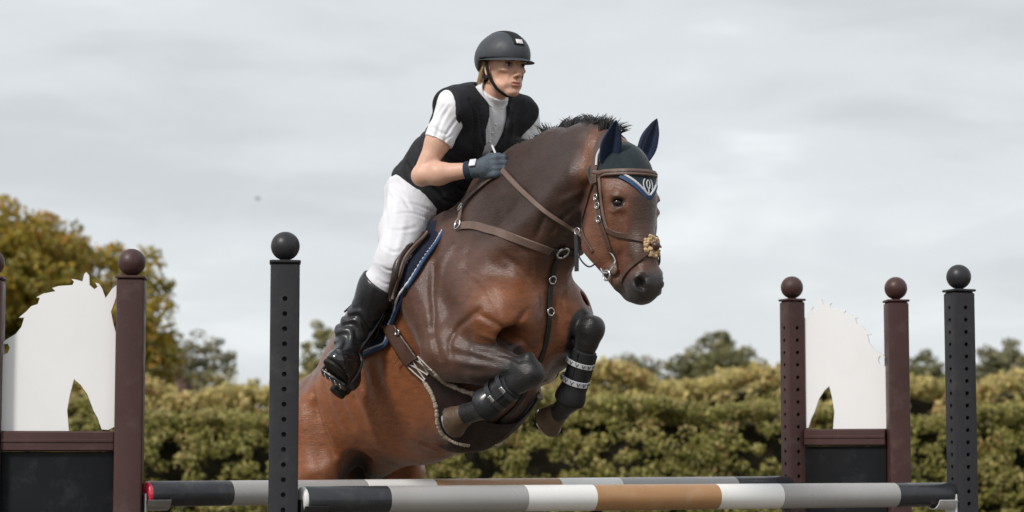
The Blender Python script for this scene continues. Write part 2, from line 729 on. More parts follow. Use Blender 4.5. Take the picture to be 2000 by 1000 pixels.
def hedge(name, label, x0, x1, yf, depth, hfun, colfun, seed, dens=46, per=34, rad=.13, size=.036, core=True, hollows=()):
    g_ = np.random.default_rng(seed)
    root = empty(name, ((x0 + x1) / 2, yf + depth / 2, 0), label, 'hedge')
    L = x1 - x0
    pts = []
    n = int(L * 2.0 * dens)
    x = g_.uniform(x0, x1, n)
    z = g_.uniform(.06, 1, n)
    H = hfun(x)
    zz = z * H
    q = np.stack([x, np.zeros(n), zz], 1)
    lump = vnoise(q, 1.1, seed) * .55 + vnoise(q, 2.7, seed + 3) * .45
    keep = lump > .30
    for (gx, gz, gw, gh) in hollows:                                  # see-through hollows low in the hedge
        keep &= (((x - gx) / gw) ** 2 + ((zz - gz) / gh) ** 2) > 1
    y = yf + (1 - lump) * .45 + smoothstep(.72, 1, z) * depth * .32
    pts.append(np.stack([x, y, zz], 1)[keep])
    n = int(L * depth * dens * .8)                                    # the top
    x = g_.uniform(x0, x1, n)
    y = yf + depth * g_.uniform(.25, 1.0, n)
    q = np.stack([x, y, np.zeros(n)], 1)
    zt = hfun(x) * (1.0 + .06 * (vnoise(q, 1.6, seed + 5) - .5)) - .05 * ((y - yf) / depth - .5) ** 2
    pts.append(np.stack([x, y, zt], 1))
    n = int(L * 2.0 * dens * .3)                                      # the back
    x = g_.uniform(x0, x1, n)
    pts.append(np.stack([x, np.full(n, yf + depth * .97), g_.uniform(.1, 1, n) * hfun(x)], 1))
    P = np.concatenate(pts)
    V, Fc, c = leaves(P, g_.uniform(.7, 1.3, len(P)) * rad, per, size, colfun, seed + 1)
    o = mesh_obj('foliage', V, Fc, m_leaf, root, smooth=False, cols=c)
    tag(o, kind='stuff')
    # stray shoots that stand above the clipped top
    mb = MB()
    sp = []
    for i in range(int(L * 4)):
        xx = g_.uniform(x0, x1)
        yy = yf + depth * g_.uniform(.3, .8)
        h0 = float(hfun(np.array([xx]))[0]) * .95
        hh = g_.uniform(.10, .32)
        dx = g_.normal() * .05
        mb.tube([(xx, yy, h0 - .1), (xx + dx * .4, yy, h0 + hh * .6), (xx + dx, yy, h0 + hh)], [.006, .004, .002], n=4)
        for k in range(5):
            sp.append((xx + dx * k / 5 + g_.normal() * .012, yy + g_.normal() * .015, h0 + hh * (k + 1) / 5))
    tag(mb.build('shoots', m_bark, root), kind='stuff')
    V, Fc, c = leaves(np.array(sp), .03, 3, size * .8, colfun, seed + 9)
    tag(mesh_obj('shoot_leaves', V, Fc, m_leaf, root, smooth=False, cols=c), kind='stuff')
    if core:  # solid dark core added to block light, standing in for the shaded inside
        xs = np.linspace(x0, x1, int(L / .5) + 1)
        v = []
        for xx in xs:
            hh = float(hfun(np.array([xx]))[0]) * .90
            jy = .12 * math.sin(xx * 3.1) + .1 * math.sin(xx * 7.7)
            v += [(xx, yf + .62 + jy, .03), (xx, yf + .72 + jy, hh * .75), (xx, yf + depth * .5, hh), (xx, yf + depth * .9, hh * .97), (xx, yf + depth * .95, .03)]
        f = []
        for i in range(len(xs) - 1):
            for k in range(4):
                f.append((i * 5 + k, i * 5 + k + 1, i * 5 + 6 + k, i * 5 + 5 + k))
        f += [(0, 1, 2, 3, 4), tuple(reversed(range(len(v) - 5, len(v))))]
        mesh_obj('dark_core', v, f, m_core, root, smooth=False)
    return root


OL = [(.205, .195, .045), (.275, .25, .064), (.36, .315, .10), (.115, .118, .03), (.42, .35, .14), (.33, .20, .075)]
hedge('clipped_hedge', 'long clipped olive green hedge right across behind the jump', -15, 15, 25.0, 1.5,
      lambda x: 1.66 + .07 * np.sin(x * .9 + 1) + .05 * np.sin(x * 2.3) + .04 * np.sin(x * 5.1),
      palette(OL, [.26, .28, .19, .11, .12, .04]), 31, dens=52, per=54, size=.029,
      hollows=[(-2.74, 1.05, .10, .38), (-3.3, 1.05, .14, .16), (-.40, 1.07, .18, .13), (1.0, 1.16, .10, .12), (.95, 1.45, .09, .09), (3.0, 1.25, .12, .16), (2.1, 1.42, .12, .08), (4.9, 1.5, .2, .08)])
PL = [(.45, .37, .13), (.52, .42, .16), (.37, .32, .11), (.56, .44, .19), (.44, .28, .12)]
hedge('rough_hedgerow', 'paler rough hedgerow showing just above the clipped hedge', -21, 21, 33.0, 2.0,
      lambda x: 2.24 + .13 * np.sin(x * .55 + .6) + .11 * np.sin(x * 1.7) + .08 * np.sin(x * 4.3 + np.sin(x * 1.1)) + .16 * smoothstep(2.0, 5.5, x) - .05 * smoothstep(-3, -1, x),
      palette(PL, [.3, .3, .2, .14, .06]), 57, dens=20, per=30, rad=.2, size=.055)


def tree(name, label, u, d, v_top, rx_px, colcols, wts, seed, base_v=None, nclump=500, per=40, leaf=.07, crad=.30, ry=None,
         crown_frac=.78, lobes=9, gap=.0, group=None, xoff=0, spread=1.0, cat='tree'):
    g_ = np.random.default_rng(seed)
    top = at(u, v_top, d)
    s = FPX / d
    H = top[2]
    rx = rx_px / s
    bx = top[0] + xoff
    root = empty(name, (bx, d, 0), label, cat, group)
    c0 = A(bx, d, H * (1 - crown_frac * .5))
    rz = H * crown_frac * .5
    ryy = ry or rx
    # lobes of the crown
    lc, lr = [], []
    for i in range(lobes):
        a = 2 * math.pi * (i + g_.uniform(-.3, .3)) / lobes * 1.618 * 2
        zf = g_.uniform(-.75, .8)
        rr = math.sqrt(max(0, 1 - zf * zf)) * .62
        lc.append(c0 + A(rr * rx * math.cos(a), rr * ryy * math.sin(a), zf * rz * .62))
        lr.append(g_.uniform(.42, .58))
    lc.append(c0 + A(0, 0, rz * .45))
    lr.append(.55)
    lc.append(c0)
    lr.append(.6)
    trunk_top = c0 + A(0, 0, -rz * .35)
    r0 = H * .035
    mb = MB()
    mb.tube(smooth_path([(bx, d, -.05), (bx + .03 * H * g_.normal() * .3, d, H * .14), tuple(trunk_top)], 5),
            list(np.linspace(r0, r0 * .6, 11)), n=10)
    tr = mb.build('trunk', m_bark, root)
    for q in lc[:-1]:
        lb = MB()
        mid = (trunk_top + q) / 2 + g_.normal(size=3) * .08 * rx
        lb.tube(smooth_path([trunk_top - A(0, 0, rz * .12), mid, q], 4), list(np.linspace(r0 * .5, r0 * .1, 9)), n=6)
        lb.build('limb', m_bark, root)
    # clumps over the lobes
    per_l = nclump // len(lc)
    cs, cr = [], []
    for q, r_ in zip(lc, lr):
        dd = g_.normal(size=(per_l, 3))
        dd /= np.linalg.norm(dd, axis=1, keepdims=True)
        sh = g_.uniform(.55, 1.05, (per_l, 1))
        p = q + dd * sh * A(rx, ryy, rz) * r_ * spread
        if gap > 0:
            p = p[vnoise(p, 2.2 / crad / 2, seed) > gap]
        cs.append(p)
    C = np.concatenate(cs)
    Vv, Fc, c = leaves(C, g_.uniform(.6, 1.3, len(C)) * crad, per, leaf, palette(colcols, wts), seed + 2, flat=.6)
    tag(mesh_obj('crown', Vv, Fc, m_leaf, root, smooth=False, cols=c), kind='stuff')
    return root


AU = [(.31, .235, .028), (.38, .255, .030), (.22, .19, .028), (.42, .22, .03), (.15, .14, .025), (.33, .26, .065)]
tree('autumn_tree', 'large round yellow brown autumn tree behind the white horse cutout', 36, 44, 420, 282, AU, [.26, .24, .2, .1, .1, .1], 5,
     nclump=2300, per=58, leaf=.062, crad=.33, lobes=18, crown_frac=.84, spread=1.08)
GR = [(.18, .175, .09), (.23, .215, .115), (.15, .145, .08), (.28, .24, .13)]
W4 = [.35, .3, .2, .15]
tree('open_tree', 'small grey green see-through tree left of the black post', 372, 70, 640, 100, GR, W4, 8, nclump=420, per=30, leaf=.075, crad=.26, lobes=9, gap=.36, crown_frac=.8)
tree('yellow_bush', 'low yellowish bush at the right foot of the open tree', 455, 62, 706, 62, [(.29, .235, .08), (.35, .28, .12), (.22, .2, .07)], [.4, .3, .3], 14, nclump=130, per=30, leaf=.07, crad=.22, crown_frac=.8, cat='bush')
tree('round_tree', 'olive tree top peeping out behind the black post and boot', 648, 66, 636, 78, [(.21, .195, .065), (.26, .22, .08), (.16, .155, .05)], [.4, .3, .3], 17, nclump=260, per=34, leaf=.08, crad=.26, crown_frac=.8)
tree('pale_tree', 'pale tree showing just behind the horse\'s raised left foreleg', 1105, 72, 684, 76, GR, W4, 21, nclump=320, per=30, leaf=.08, crad=.25, gap=.3)
tree('domed_tree', 'dome shaped grey green tree midway between horse and brown post', 1388, 70, 646, 105, [(.18, .175, .075), (.23, .215, .09), (.14, .14, .065), (.27, .235, .11)], W4, 23, nclump=560, per=32, leaf=.08, crad=.28, gap=.2, crown_frac=.82, lobes=11)
tree('low_tree', 'lower spreading grey tree left of the dome shaped tree', 1238, 74, 690, 92, GR, W4, 27, nclump=420, per=30, leaf=.08, crad=.28, gap=.2, crown_frac=.8)
tree('bushy_tree', 'dark tree top between the brown post and right black post', 1806, 68, 678, 62, [(.15, .15, .06), (.2, .19, .075), (.12, .12, .05)], [.4, .3, .3], 33, nclump=220, per=30, leaf=.08, crad=.24, gap=.2)
tree('broad_tree', 'grey green broad tree at the right edge behind the hedge', 1968, 68, 660, 78, GR, W4, 36, nclump=300, per=32, leaf=.08, crad=.26, gap=.25)
tree('low_bush', 'low bush running down from the dome shaped tree to the post', 1480, 60, 704, 60, [(.27, .225, .09), (.32, .26, .12), (.2, .18, .07)], [.4, .3, .3], 39, nclump=130, per=30, leaf=.07, crad=.2, gap=.2, cat='bush')

# a brown-roofed shed far behind the hedge
m_roof = mat('brown_roof', (.085, .045, .035), .8, .2, var=.2, vscale=3, bump=.3, bscale=12)
m_shedwall = mat('shed_wall', (.22, .17, .12), .85, .2, var=.15, vscale=3)
sp = at(296, 735, 58)
shed = empty('farm_shed', (sp[0], 58, 0), 'brown roofed shed peeping over the hedge beside the left brown post', 'shed')
MB().box((sp[0], 58, (sp[2] - .6) / 2), (1.6, 2.4, sp[2] - .6)).build('wall', m_shedwall, shed, smooth=False)
h0 = sp[2]
MB().add([(sp[0] - .95, 56.6, h0 - .62), (sp[0] + .95, 56.6, h0 - .62), (sp[0] + .95, 58, h0), (sp[0] - .95, 58, h0),
          (sp[0] - .95, 59.4, h0 - .62), (sp[0] + .95, 59.4, h0 - .62)],
         [(0, 1, 2, 3), (3, 2, 5, 4), (0, 3, 4), (1, 5, 2), (0, 4, 5, 1)]).build('roof', m_roof, shed, smooth=False)

# a far bird
bp = at(503, 389, 160)
bird = empty('bird', bp, 'tiny dark bird far off in the sky at left', 'bird')
m_bird = mat('bird_plumage', (.04, .04, .045), .7)
mb = MB().ball(bp, (.13, .05, .05), n=10, m=8)
mb.tube([bp + A(.1, 0, .02), bp + A(.17, 0, .03), bp + A(.22, 0, .02)], [.035, .03, .005], n=8)
mb.add([bp + A(-.1, -.02, 0), bp + A(-.1, .02, 0), bp + A(-.25, .05, .0), bp + A(-.25, -.05, .0)], [(0, 1, 2, 3)])
mb.build('body', m_bird, bird)
for sgn in (-1, 1):
    MB().add([bp + A(.06, sgn * .03, .03), bp + A(-.06, sgn * .03, .03), bp + A(-.09, sgn * .22, .12), bp + A(-.05, sgn * .36, .08), bp + A(.04, sgn * .22, .125),
              bp + A(.06, sgn * .03, .045), bp + A(-.06, sgn * .03, .04), bp + A(-.09, sgn * .22, .13), bp + A(.04, sgn * .22, .14)],
             [(0, 1, 2, 4), (4, 2, 3), (5, 8, 7, 6), (8, 3, 7)]).build('wing', m_bird, bird)

# ================================================================== the jump
m_black = mat('black_plastic', (.024, .023, .027), .45, .4, var=.15, vscale=5, bump=.06, bscale=60, dirt=.30, dirt_col=(.10, .095, .09))
m_brown = mat('brown_plastic', (.062, .028, .026), .45, .4, var=.15, vscale=5, bump=.06, bscale=60, dirt=.35, dirt_col=(.15, .11, .095))
m_white = mat('white_board', (.86, .86, .86), .45, .4, var=.025, vscale=2.5, dirt=.06, dirt_col=(.55, .52, .48))
m_panel = mat('black_panel', (.008, .009, .011), .5, .2, var=.2, vscale=4, dirt=.22, dirt_col=(.085, .09, .10), bump=.05, bscale=30)
m_metal = mat('zinc_metal', (.45, .45, .46), .38, .5, metal=.85, var=.15, vscale=14)
m_cupblack = mat('cup_black', (.03, .03, .032), .35, .5, var=.1)
m_cupwhite = mat('cup_white', (.62, .62, .62), .4, .5, var=.1, vscale=14, dirt=.3)


def apply_bool(o, cutter):
    md = o.modifiers.new('cut', 'BOOLEAN')
    md.operation = 'DIFFERENCE'
    md.object = cutter
    md.solver = 'EXACT'
    bpy.context.view_layer.update()
    dg = bpy.context.evaluated_depsgraph_get()
    me = bpy.data.meshes.new_from_object(o.evaluated_get(dg))
    o.modifiers.clear()
    o.data = me
    bpy.data.objects.remove(cutter, do_unlink=True)


def make_post(parent, x, y, top, m, yaw, ball_r=.05, holes=(), w=.10, base=.0, name='post'):
    """square post with recessed pin holes, a cap plate and a ball"""
    rot = rotz(yaw)
    h = top - base
    mb = MB().box((x, y, base + h / 2), (w, w, h), rot, bev=.009)
    post = mb.build(name, m, parent, smooth=True, auto=30)
    if holes:
        c = MB()
        for (face, z) in holes:
            dirv = rot @ {'front': A(0, -1, 0), 'left': A(-1, 0, 0)}[face]
            q = A(x, y, z)
            c.tube([q + dirv * (w * .5 + .01), q + dirv * (w * .5 - .03)], .0085, n=12)
        cut = c.build('cutter', m, None, smooth=False)
        fix_normals(cut)
        me0 = post.matrix_world
        cut.location = (0, 0, 0)
        apply_bool(post, cut)
        sharp_by_angle(post, 30)
    MB().box((x, y, top + .004), (w * 1.07, w * 1.07, .010), rot, bev=.003).build('cap_plate', m, parent, auto=30)
    zb = top + .008
    MB().lathe([(.018, 0), (.018, .012)], (x, y, zb), n=16).ball((x, y, zb + ball_r * .97 + .004), ball_r).build('ball_finial', m, parent)
    return post


def feet(parent, x, y, m, yaw, length=.9):
    rot = rotz(yaw)
    for q in (-1, 1):
        MB().box(A(x, y, .04) + rot @ A(0, q * (length / 4 + .025), 0), (.09, length / 2 - .05, .08), rot, bev=.01).build('foot', m, parent, auto=30)


def cup(parent, x, y, z, dirv, m, r=.052, name='jump_cup'):
    """a shallow half-round cup on a back plate that carries the pole end"""
    d = np.asarray(dirv, float)
    d /= np.linalg.norm(d)
    side = np.cross(A(0, 0, 1), d)
    c = A(x, y, z)
    mb = MB()
    v, f = [], []
    n = 11
    for i, off in enumerate((0.0, .085)):
        for rr in (r, r + .005):
            for k in range(n):
                a = R(200 + 140 * k / (n - 1))
                v.append(c + d * off + side * math.cos(a) * rr + A(0, 0, math.sin(a) * rr))
    for k in range(n - 1):
        f += [(k, k + 1, 2 * n + k + 1, 2 * n + k), (n + k, 3 * n + k, 3 * n + k + 1, n + k + 1),
              (k, n + k, n + k + 1, k + 1), (2 * n + k, 2 * n + k + 1, 3 * n + k + 1, 3 * n + k)]
    f += [(0, 2 * n, 3 * n, n), (n - 1, 2 * n - 1, 4 * n - 1, 3 * n - 1)]
    mb.add(v, f)
    yaw = math.degrees(math.atan2(d[1], d[0]))
    mb.box(c - d * .006 + A(0, 0, -.045), (.008, .075, .10), rotz(yaw), bev=.003)
    o = mb.build(name, m, parent, auto=35)
    MB().tube([c - d * .004 + A(0, 0, -.08), c + d * .03 + A(0, 0, -.08)], .006, n=8).build('pin', m_metal, o)
    return o


def striped_pole(name, p0, p1, r, bands, label, caps, group):
    """bands: (fraction where it ends, material); one painted round pole"""
    p0, p1 = np.asarray(p0), np.asarray(p1)
    ax = (p1 - p0)
    Ln = np.linalg.norm(ax)
    ax /= Ln
    root = empty(name, (p0 + p1) / 2 - A(0, 0, r), label, 'pole', group)
    t0 = 0
    for k, (t1, m) in enumerate(bands):
        e = .0012
        pr = [(r - .0012, t0 * Ln + .0002), (r, t0 * Ln + e), (r, t1 * Ln - e), (r - .0012, t1 * Ln - .0002)]
        if k == 0:
            pr = [(r - .006, 0), (r - .002, .002), (r, .006)] + pr[2:]
        if k == len(bands) - 1:
            pr = pr[:2] + [(r, Ln - .006), (r - .002, Ln - .002), (r - .006, Ln)]
        MB().lathe(pr, p0, ax, n=40).build('painted_band', m, root, auto=50)
        t0 = t1
    for q, dd, m in ((p0, -ax, caps[0]), (p1, ax, caps[1])):
        MB().lathe([(r * .97, -.003), (r * .97, .003), (r * .93, .008), (r * .78, .0125), (r * .5, .0155), (0.0, .017)], q, dd, n=32).build('end_cap', m, root, auto=40)
    return root


P_BLK = mat('pole_black', (.028, .030, .036), .30, .5, var=.12, vscale=6, dirt=.25, dirt_col=(.16, .15, .14), bump=.03, bscale=50)
P_GRY = mat('pole_grey', (.37, .36, .352), .34, .5, var=.07, vscale=5, dirt=.22, dirt_col=(.35, .31, .26), bump=.03, bscale=50)
P_WHT = mat('pole_white', (.80, .79, .77), .34, .5, var=.03, vscale=5, dirt=.22, dirt_col=(.5, .44, .36), bump=.03, bscale=50)
P_TAN = mat('pole_tan', (.40, .215, .095), .34, .5, var=.10, vscale=5, dirt=.25, dirt_col=(.5, .42, .33), bump=.03, bscale=50)
P_RED = mat('pole_red_end', (.55, .03, .06), .35, .5, var=.25, vscale=30, dirt=.35, dirt_col=(.62, .40, .40))
P_CAPW = mat('pole_white_end', (.70, .69, .67), .45, .4, var=.06, vscale=20, dirt=.2)


def pole_fr(px, pxa, pxb, da, db):
    """pixel column -> fraction along a pole that recedes from depth da to db"""
    xa, xb = (pxa - 1000) * da / FPX, (pxb - 1000) * db / FPX
    k = (px - 1000) / FPX
    # (xa + t (xb-xa)) = k (da + t (db-da))
    return (k * da - xa) / ((xb - xa) - k * (db - da))


DA, DB = 7.815, 9.07
fr = lambda px: pole_fr(px, 592, 1852, DA, DB)
striped_pole('jump_pole', at(592, 977, DA), at(1852, 966, DB), .0475,
             [(fr(755), P_BLK), (fr(1022), P_GRY), (fr(1156), P_WHT), (fr(1397), P_TAN), (fr(1520), P_WHT), (fr(1746), P_GRY), (1.0, P_BLK)],
             'nearer striped jump pole with a white left end, running between the black posts', (P_CAPW, P_BLK), 'striped jump poles')
DC, DD = 8.26, 9.93
fr = lambda px: pole_fr(px, 284, 1536, DC, DD)
striped_pole('jump_pole', at(288, 965, DC), at(1536, 951, DD), .0465,
             [(fr(444), P_BLK), (fr(708), P_GRY), (fr(842), P_WHT), (fr(1086), P_TAN), (fr(1206), P_WHT), (fr(1432), P_GRY), (1.0, P_BLK)],
             'farther striped jump pole with a red left end, running between the brown posts', (P_RED, P_BLK), 'striped jump poles')

# black single stands
pL = at(557, 515, 7.80)
sL = empty('jump_stand', (pL[0], pL[1], 0), 'black drilled post with ball top just left of the horse', 'jump stand', 'black jump stands')
zz = [at(557, 583 + 29.5 * k, 7.75)[2] for k in range(0, 26)]
make_post(sL, pL[0], pL[1], pL[2], m_black, 6, holes=[('front', z) for z in zz if z > .2])
feet(sL, pL[0], pL[1], m_black, 26)
cup(sL, pL[0] + .057, pL[1] + .012, at(592, 977, DA)[2] - .002, (.9, .42, 0), m_cupblack)
pR = at(1873, 570, 9.08)
sR = empty('jump_stand', (pR[0], pR[1], 0), 'black post with ball top at the far right', 'jump stand', 'black jump stands')
zz = [at(1873, 600 + 24 * k, 9.02)[2] for k in range(0, 28)]
make_post(sR, pR[0], pR[1], pR[2], m_black, 22, holes=[('front', z) for z in zz if z > .2] + [('left', z) for z in zz if z > .2], w=.092, ball_r=.0495)
feet(sR, pR[0], pR[1], m_black, 26)
cup(sR, pR[0] - .054, pR[1] - .02, at(1852, 966, DB)[2] - .002, (-.9, -.42, 0), m_cupwhite)

# white horse-head cutouts: outline in metres, x to the right, z up from the rail
HEAD_PX = [(-22, 700), (6, 697), (18, 692), (22, 682), (18, 674), (8, 675), (0, 681), (14, 667), (33, 655), (43, 642), (48, 624), (38, 624),
           (51, 613), (61, 602), (73, 598), (77, 586), (70, 585), (83, 578), (106, 573), (100, 567), (112, 563), (138, 561), (141, 555), (136, 549),
           (147, 551), (157, 554), (160, 540), (164, 536), (169, 542), (170, 560), (180, 569), (186, 564), (181, 556), (188, 558), (194, 567),
           (201, 586), (214, 567), (226, 557), (224, 574), (218, 595), (212, 612), (216, 632), (221, 650), (228, 673), (231, 705), (234, 744), (233, 780),
           (231, 806), (222, 832), (210, 838), (198, 837), (190, 815), (182, 801), (170, 770), (157, 752), (144, 741), (137, 770), (132, 801), (136, 840), (-22, 840)]


def cutout(parent, x0, y, zrail, scale, mirror, width_scale=1.0, yaw=0):
    pts = []
    for (u, v) in HEAD_PX:
        a = (u - 105) / 540 * width_scale * (-1 if mirror else 1)
        pts.append((a * scale, (840 - v) / 540 * scale))
    n = len(pts)
    rot = rotz(yaw)
    v, f = [], []
    T = .009
    for (dy, ins) in ((-T, 0), (T, 0)):
        for (a, b) in pts:
            v.append(A(x0, y, zrail) + rot @ A(a, dy, b))
    fr_, bk = list(range(n)), list(range(n, 2 * n))
    f.append(tuple(fr_ if not mirror else fr_[::-1]))
    f.append(tuple(bk[::-1] if not mirror else bk))
    for i in range(n):
        j = (i + 1) % n
        f.append((i, n + i, n + j, j))
    o = mesh_obj('horse_head_board', v, f, m_white, parent, smooth=False)
    fix_normals(o)
    tag(o, label='white horse head silhouette board')
    return o


def wing(parent, xa, ya, xb, yb, zrail, mirror, cut_off, cut_w, cut_s):
    """frame between two posts: top rail, dark panel, bottom rail and the cutout above"""
    mid = A((xa + xb) / 2, (ya + yb) / 2, 0)
    ln = math.hypot(xb - xa, yb - ya)
    yaw = math.degrees(math.atan2(yb - ya, xb - xa))
    rot = rotz(yaw)
    inner = ln - .10
    rz_ = .073
    MB().box(mid + A(0, 0, zrail - rz_ / 2), (inner - .002, .062, rz_), rot, bev=.006).build('rail', m_brown, parent, auto=30)
    MB().box(mid + rot @ A(0, -.032, 0) + A(0, 0, zrail - rz_ / 2 + .002), (inner - .006, .006, .012), rot, bev=.002).build('rail_bead', m_brown, parent, auto=30)
    MB().box(mid + A(0, 0, .22), (inner - .002, .062, rz_), rot, bev=.006).build('rail', m_brown, parent, auto=30)
    zt, zb_ = zrail - rz_ - .001, .22 + rz_ / 2 + .001
    MB().box(mid + A(0, 0, (zt + zb_) / 2), (inner - .002, .018, zt - zb_), rot, bev=.002).build('panel', m_panel, parent, auto=30)
    c = mid + rot @ A(cut_off, .012, 0)
    cutout(parent, c[0], c[1], zrail + .001, cut_s, mirror, cut_w, yaw)


pb = at(257, 545, 8.24)
pa = at(-19, 546, 8.20)
wl = empty('jump_wing', ((pa[0] + pb[0]) / 2, (pa[1] + pb[1]) / 2, 0), 'brown jump wing at left with white horse head cutout facing right', 'jump wing', 'brown jump wings')
make_post(wl, pb[0], pb[1], pb[2], m_brown, 4)
make_post(wl, pa[0], pa[1], pa[2], m_brown, 4)
zr = at(120, 842, 8.2)[2]
wing(wl, pa[0], pa[1], pb[0], pb[1], zr, False, -.022, 1.0, 1.02)
for q in (pa, pb):
    feet(wl, q[0], q[1], m_brown, 0)
cup(wl, pb[0] + .057, pb[1] + .01, at(284, 965, DC)[2] - .002, (.9, .42, 0), m_metal)

qa = at(1547, 588, 10.0)
qb = at(1750, 590, 9.86)
wr = empty('jump_wing', ((qa[0] + qb[0]) / 2, (qa[1] + qb[1]) / 2, 0), 'brown jump wing at right with white horse head cutout facing left', 'jump wing', 'brown jump wings')
zz = [at(1547, 640 + 24.2 * k, 9.95)[2] for k in range(0, 26)]
make_post(wr, qa[0], qa[1], qa[2], m_brown, 24, holes=[(q, z) for z in zz if z > .2 for q in ('front', 'left')], w=.084, ball_r=.0495)
make_post(wr, qb[0], qb[1], qb[2], m_brown, 4, w=.092, ball_r=.0495)
zr = at(1650, 838, 9.93)[2]
wing(wr, qa[0], qa[1], qb[0], qb[1], zr, True, .0, .93, 1.02)
for q in (qa, qb):
    feet(wr, q[0], q[1], m_brown, 0)
cup(wr, qa[0] - .057, qa[1] - .01, at(1536, 951, DD)[2] - .002, (-.9, -.42, 0), m_cupblack)

# ================================================================== the horse
HYAW = R(50)
HF = A(math.cos(HYAW), -math.sin(HYAW), 0)       # the way the horse faces
HL = A(math.sin(HYAW), math.cos(HYAW), 0)        # its left
_w = at(890, 430, 8.8)
HO = A(_w[0], _w[1], 0)                          # ground point under the withers
HROT = np.stack([HF, HL, A(0, 0, 1)], 1)


def L2W(P):
    return np.asarray(P, float) @ HROT.T + HO


def W2L(P):
    return (np.asarray(P, float) - HO) @ HROT


def hp(u, v, yl):
    """horse-frame point seen at photo pixel (u, v) at yl to the horse's left of its midline"""
    c = A(0, 0, CAM_H)
    r = at(u, v, 1.0) - c
    t = (yl - (c - HO) @ HL) / (r @ HL)
    p = c + t * r - HO
    return A(p @ HF, yl, p[2])


def ry(deg):
    """rotation about the horse's lateral axis: positive lifts the front"""
    c, s = math.cos(R(deg)), math.sin(R(deg))
    return np.array([[c, 0, -s], [0, 1, 0], [s, 0, c]])


def trunk(S, hind=True):
    S.ell((.09, 0, 1.575), (.40, .240, .412), .0, ry(13))
    S.ell((-.25, 0, 1.445), (.44, .290, .375), .12, ry(28))
    S.ell((-.52, 0, 1.31), (.31, .250, .255), .12, ry(39))
    S.ell((-.69, 0, 1.18), (.24, .235, .25), .10, ry(52))
    S.cap((.02, 0, 1.90), (-.42, 0, 1.585), .085, .085, .14, sq=.9)
    S.cap((-.42, 0, 1.575), (-.70, 0, 1.27), .095, .095, .12)
    S.cap((-.20, 0, 1.235), (-.38, 0, 1.24), .15, .13, .08)
    if hind:
        S.cap((-.34, 0, 1.12), (-.47, 0, 1.075), .06, .05, .05)                      # sheath
    for s in (-1, 1):
        # hindquarters
        S.ell((-.70, s * .145, 1.19), (.20, .13, .21), .08, ry(52))
        S.cap((-.585, s * .185, 1.34), (-.64, s * .20, 1.24), .055, .08, .05)         # point of hip
        if hind:
            dx = 0 if s < 0 else -.16
            dz = 0 if s < 0 else .03
            S.cap((-.71, s * .155, 1.17), (-.60, s * .205, 1.01), .175, .088, .05)  # thigh
            S.cap((-.80, s * .13, 1.11), (-.77, s * .16, .90), .145, .095, .07)      # buttock
            S.cap((-.61, s * .20, 1.03), (-.80 + dx, s * .17, .70 + dz), .09, .052, .04)
            S.cap((-.78, s * .16, .98), (-.82 + dx, s * .17, .72 + dz), .085, .04, .06)
            hk, ft, pa_ = A(-.81 + dx, s * .17, .69 + dz), A(-.75 + dx, s * .17, .36 + dz), A(-.69 + dx, s * .17, .27 + dz)
            S.ell(hk, (.062, .042, .07), .03)
            S.cap(hk, ft, .042, .034, .03)
            S.cap(hk + A(-.045, 0, .03), ft + A(-.025, 0, .03), .028, .022, .03)
            S.ell(ft, (.045, .04, .045), .025)
            S.cap(ft, pa_, .037, .038, .02)
        # shoulder and upper arm
        S.cap((.03, s * .080, 1.86), (.44, s * .160, 1.60), .085, .130, .08, sq=.85)
        S.cap((.06, s * .165, 1.73), (.23, s * .205, 1.50), .145, .105, .045)       # triceps
        S.cap((.20, s * .155, 1.78), (.42, s * .185, 1.60), .075, .085, .05)
        S.ell((.475, s * .110, 1.605), (.11, .105, .14), .035, ry(15))
        S.cap((.45, s * .15, 1.57), (.25, s * .205, 1.475), .11, .10, .04)
        if hind:
            S.cap((-.60, s * .09, .90), (-.45, s * .13, 1.055), .075, .060, .02, op='cut')   # hollow before the stifle
    if hind:
        S.cap((-.74, 0, .93), (-.58, 0, 1.05), .085, .075, .02, op='cut')            # between the thighs
    # breast and underside
    S.ell((.35, 0, 1.66), (.20, .18, .25), .08)
    S.cap((.40, 0, 1.55), (.13, 0, 1.295), .13, .145, .07)
    S.cap((.13, 0, 1.29), (-.20, 0, 1.25), .15, .165, .09)
    S.ell((.470, 0, 1.80), (.10, .12, .115), .05)
    S.ell((.37, 0, 1.085), (.21, .40, .135), .07, op='cut')                      # the breastbone rises towards the chest


S = Solid((-1.15, -.50, .04), (1.22, .50, 2.42), .0065)
trunk(S)
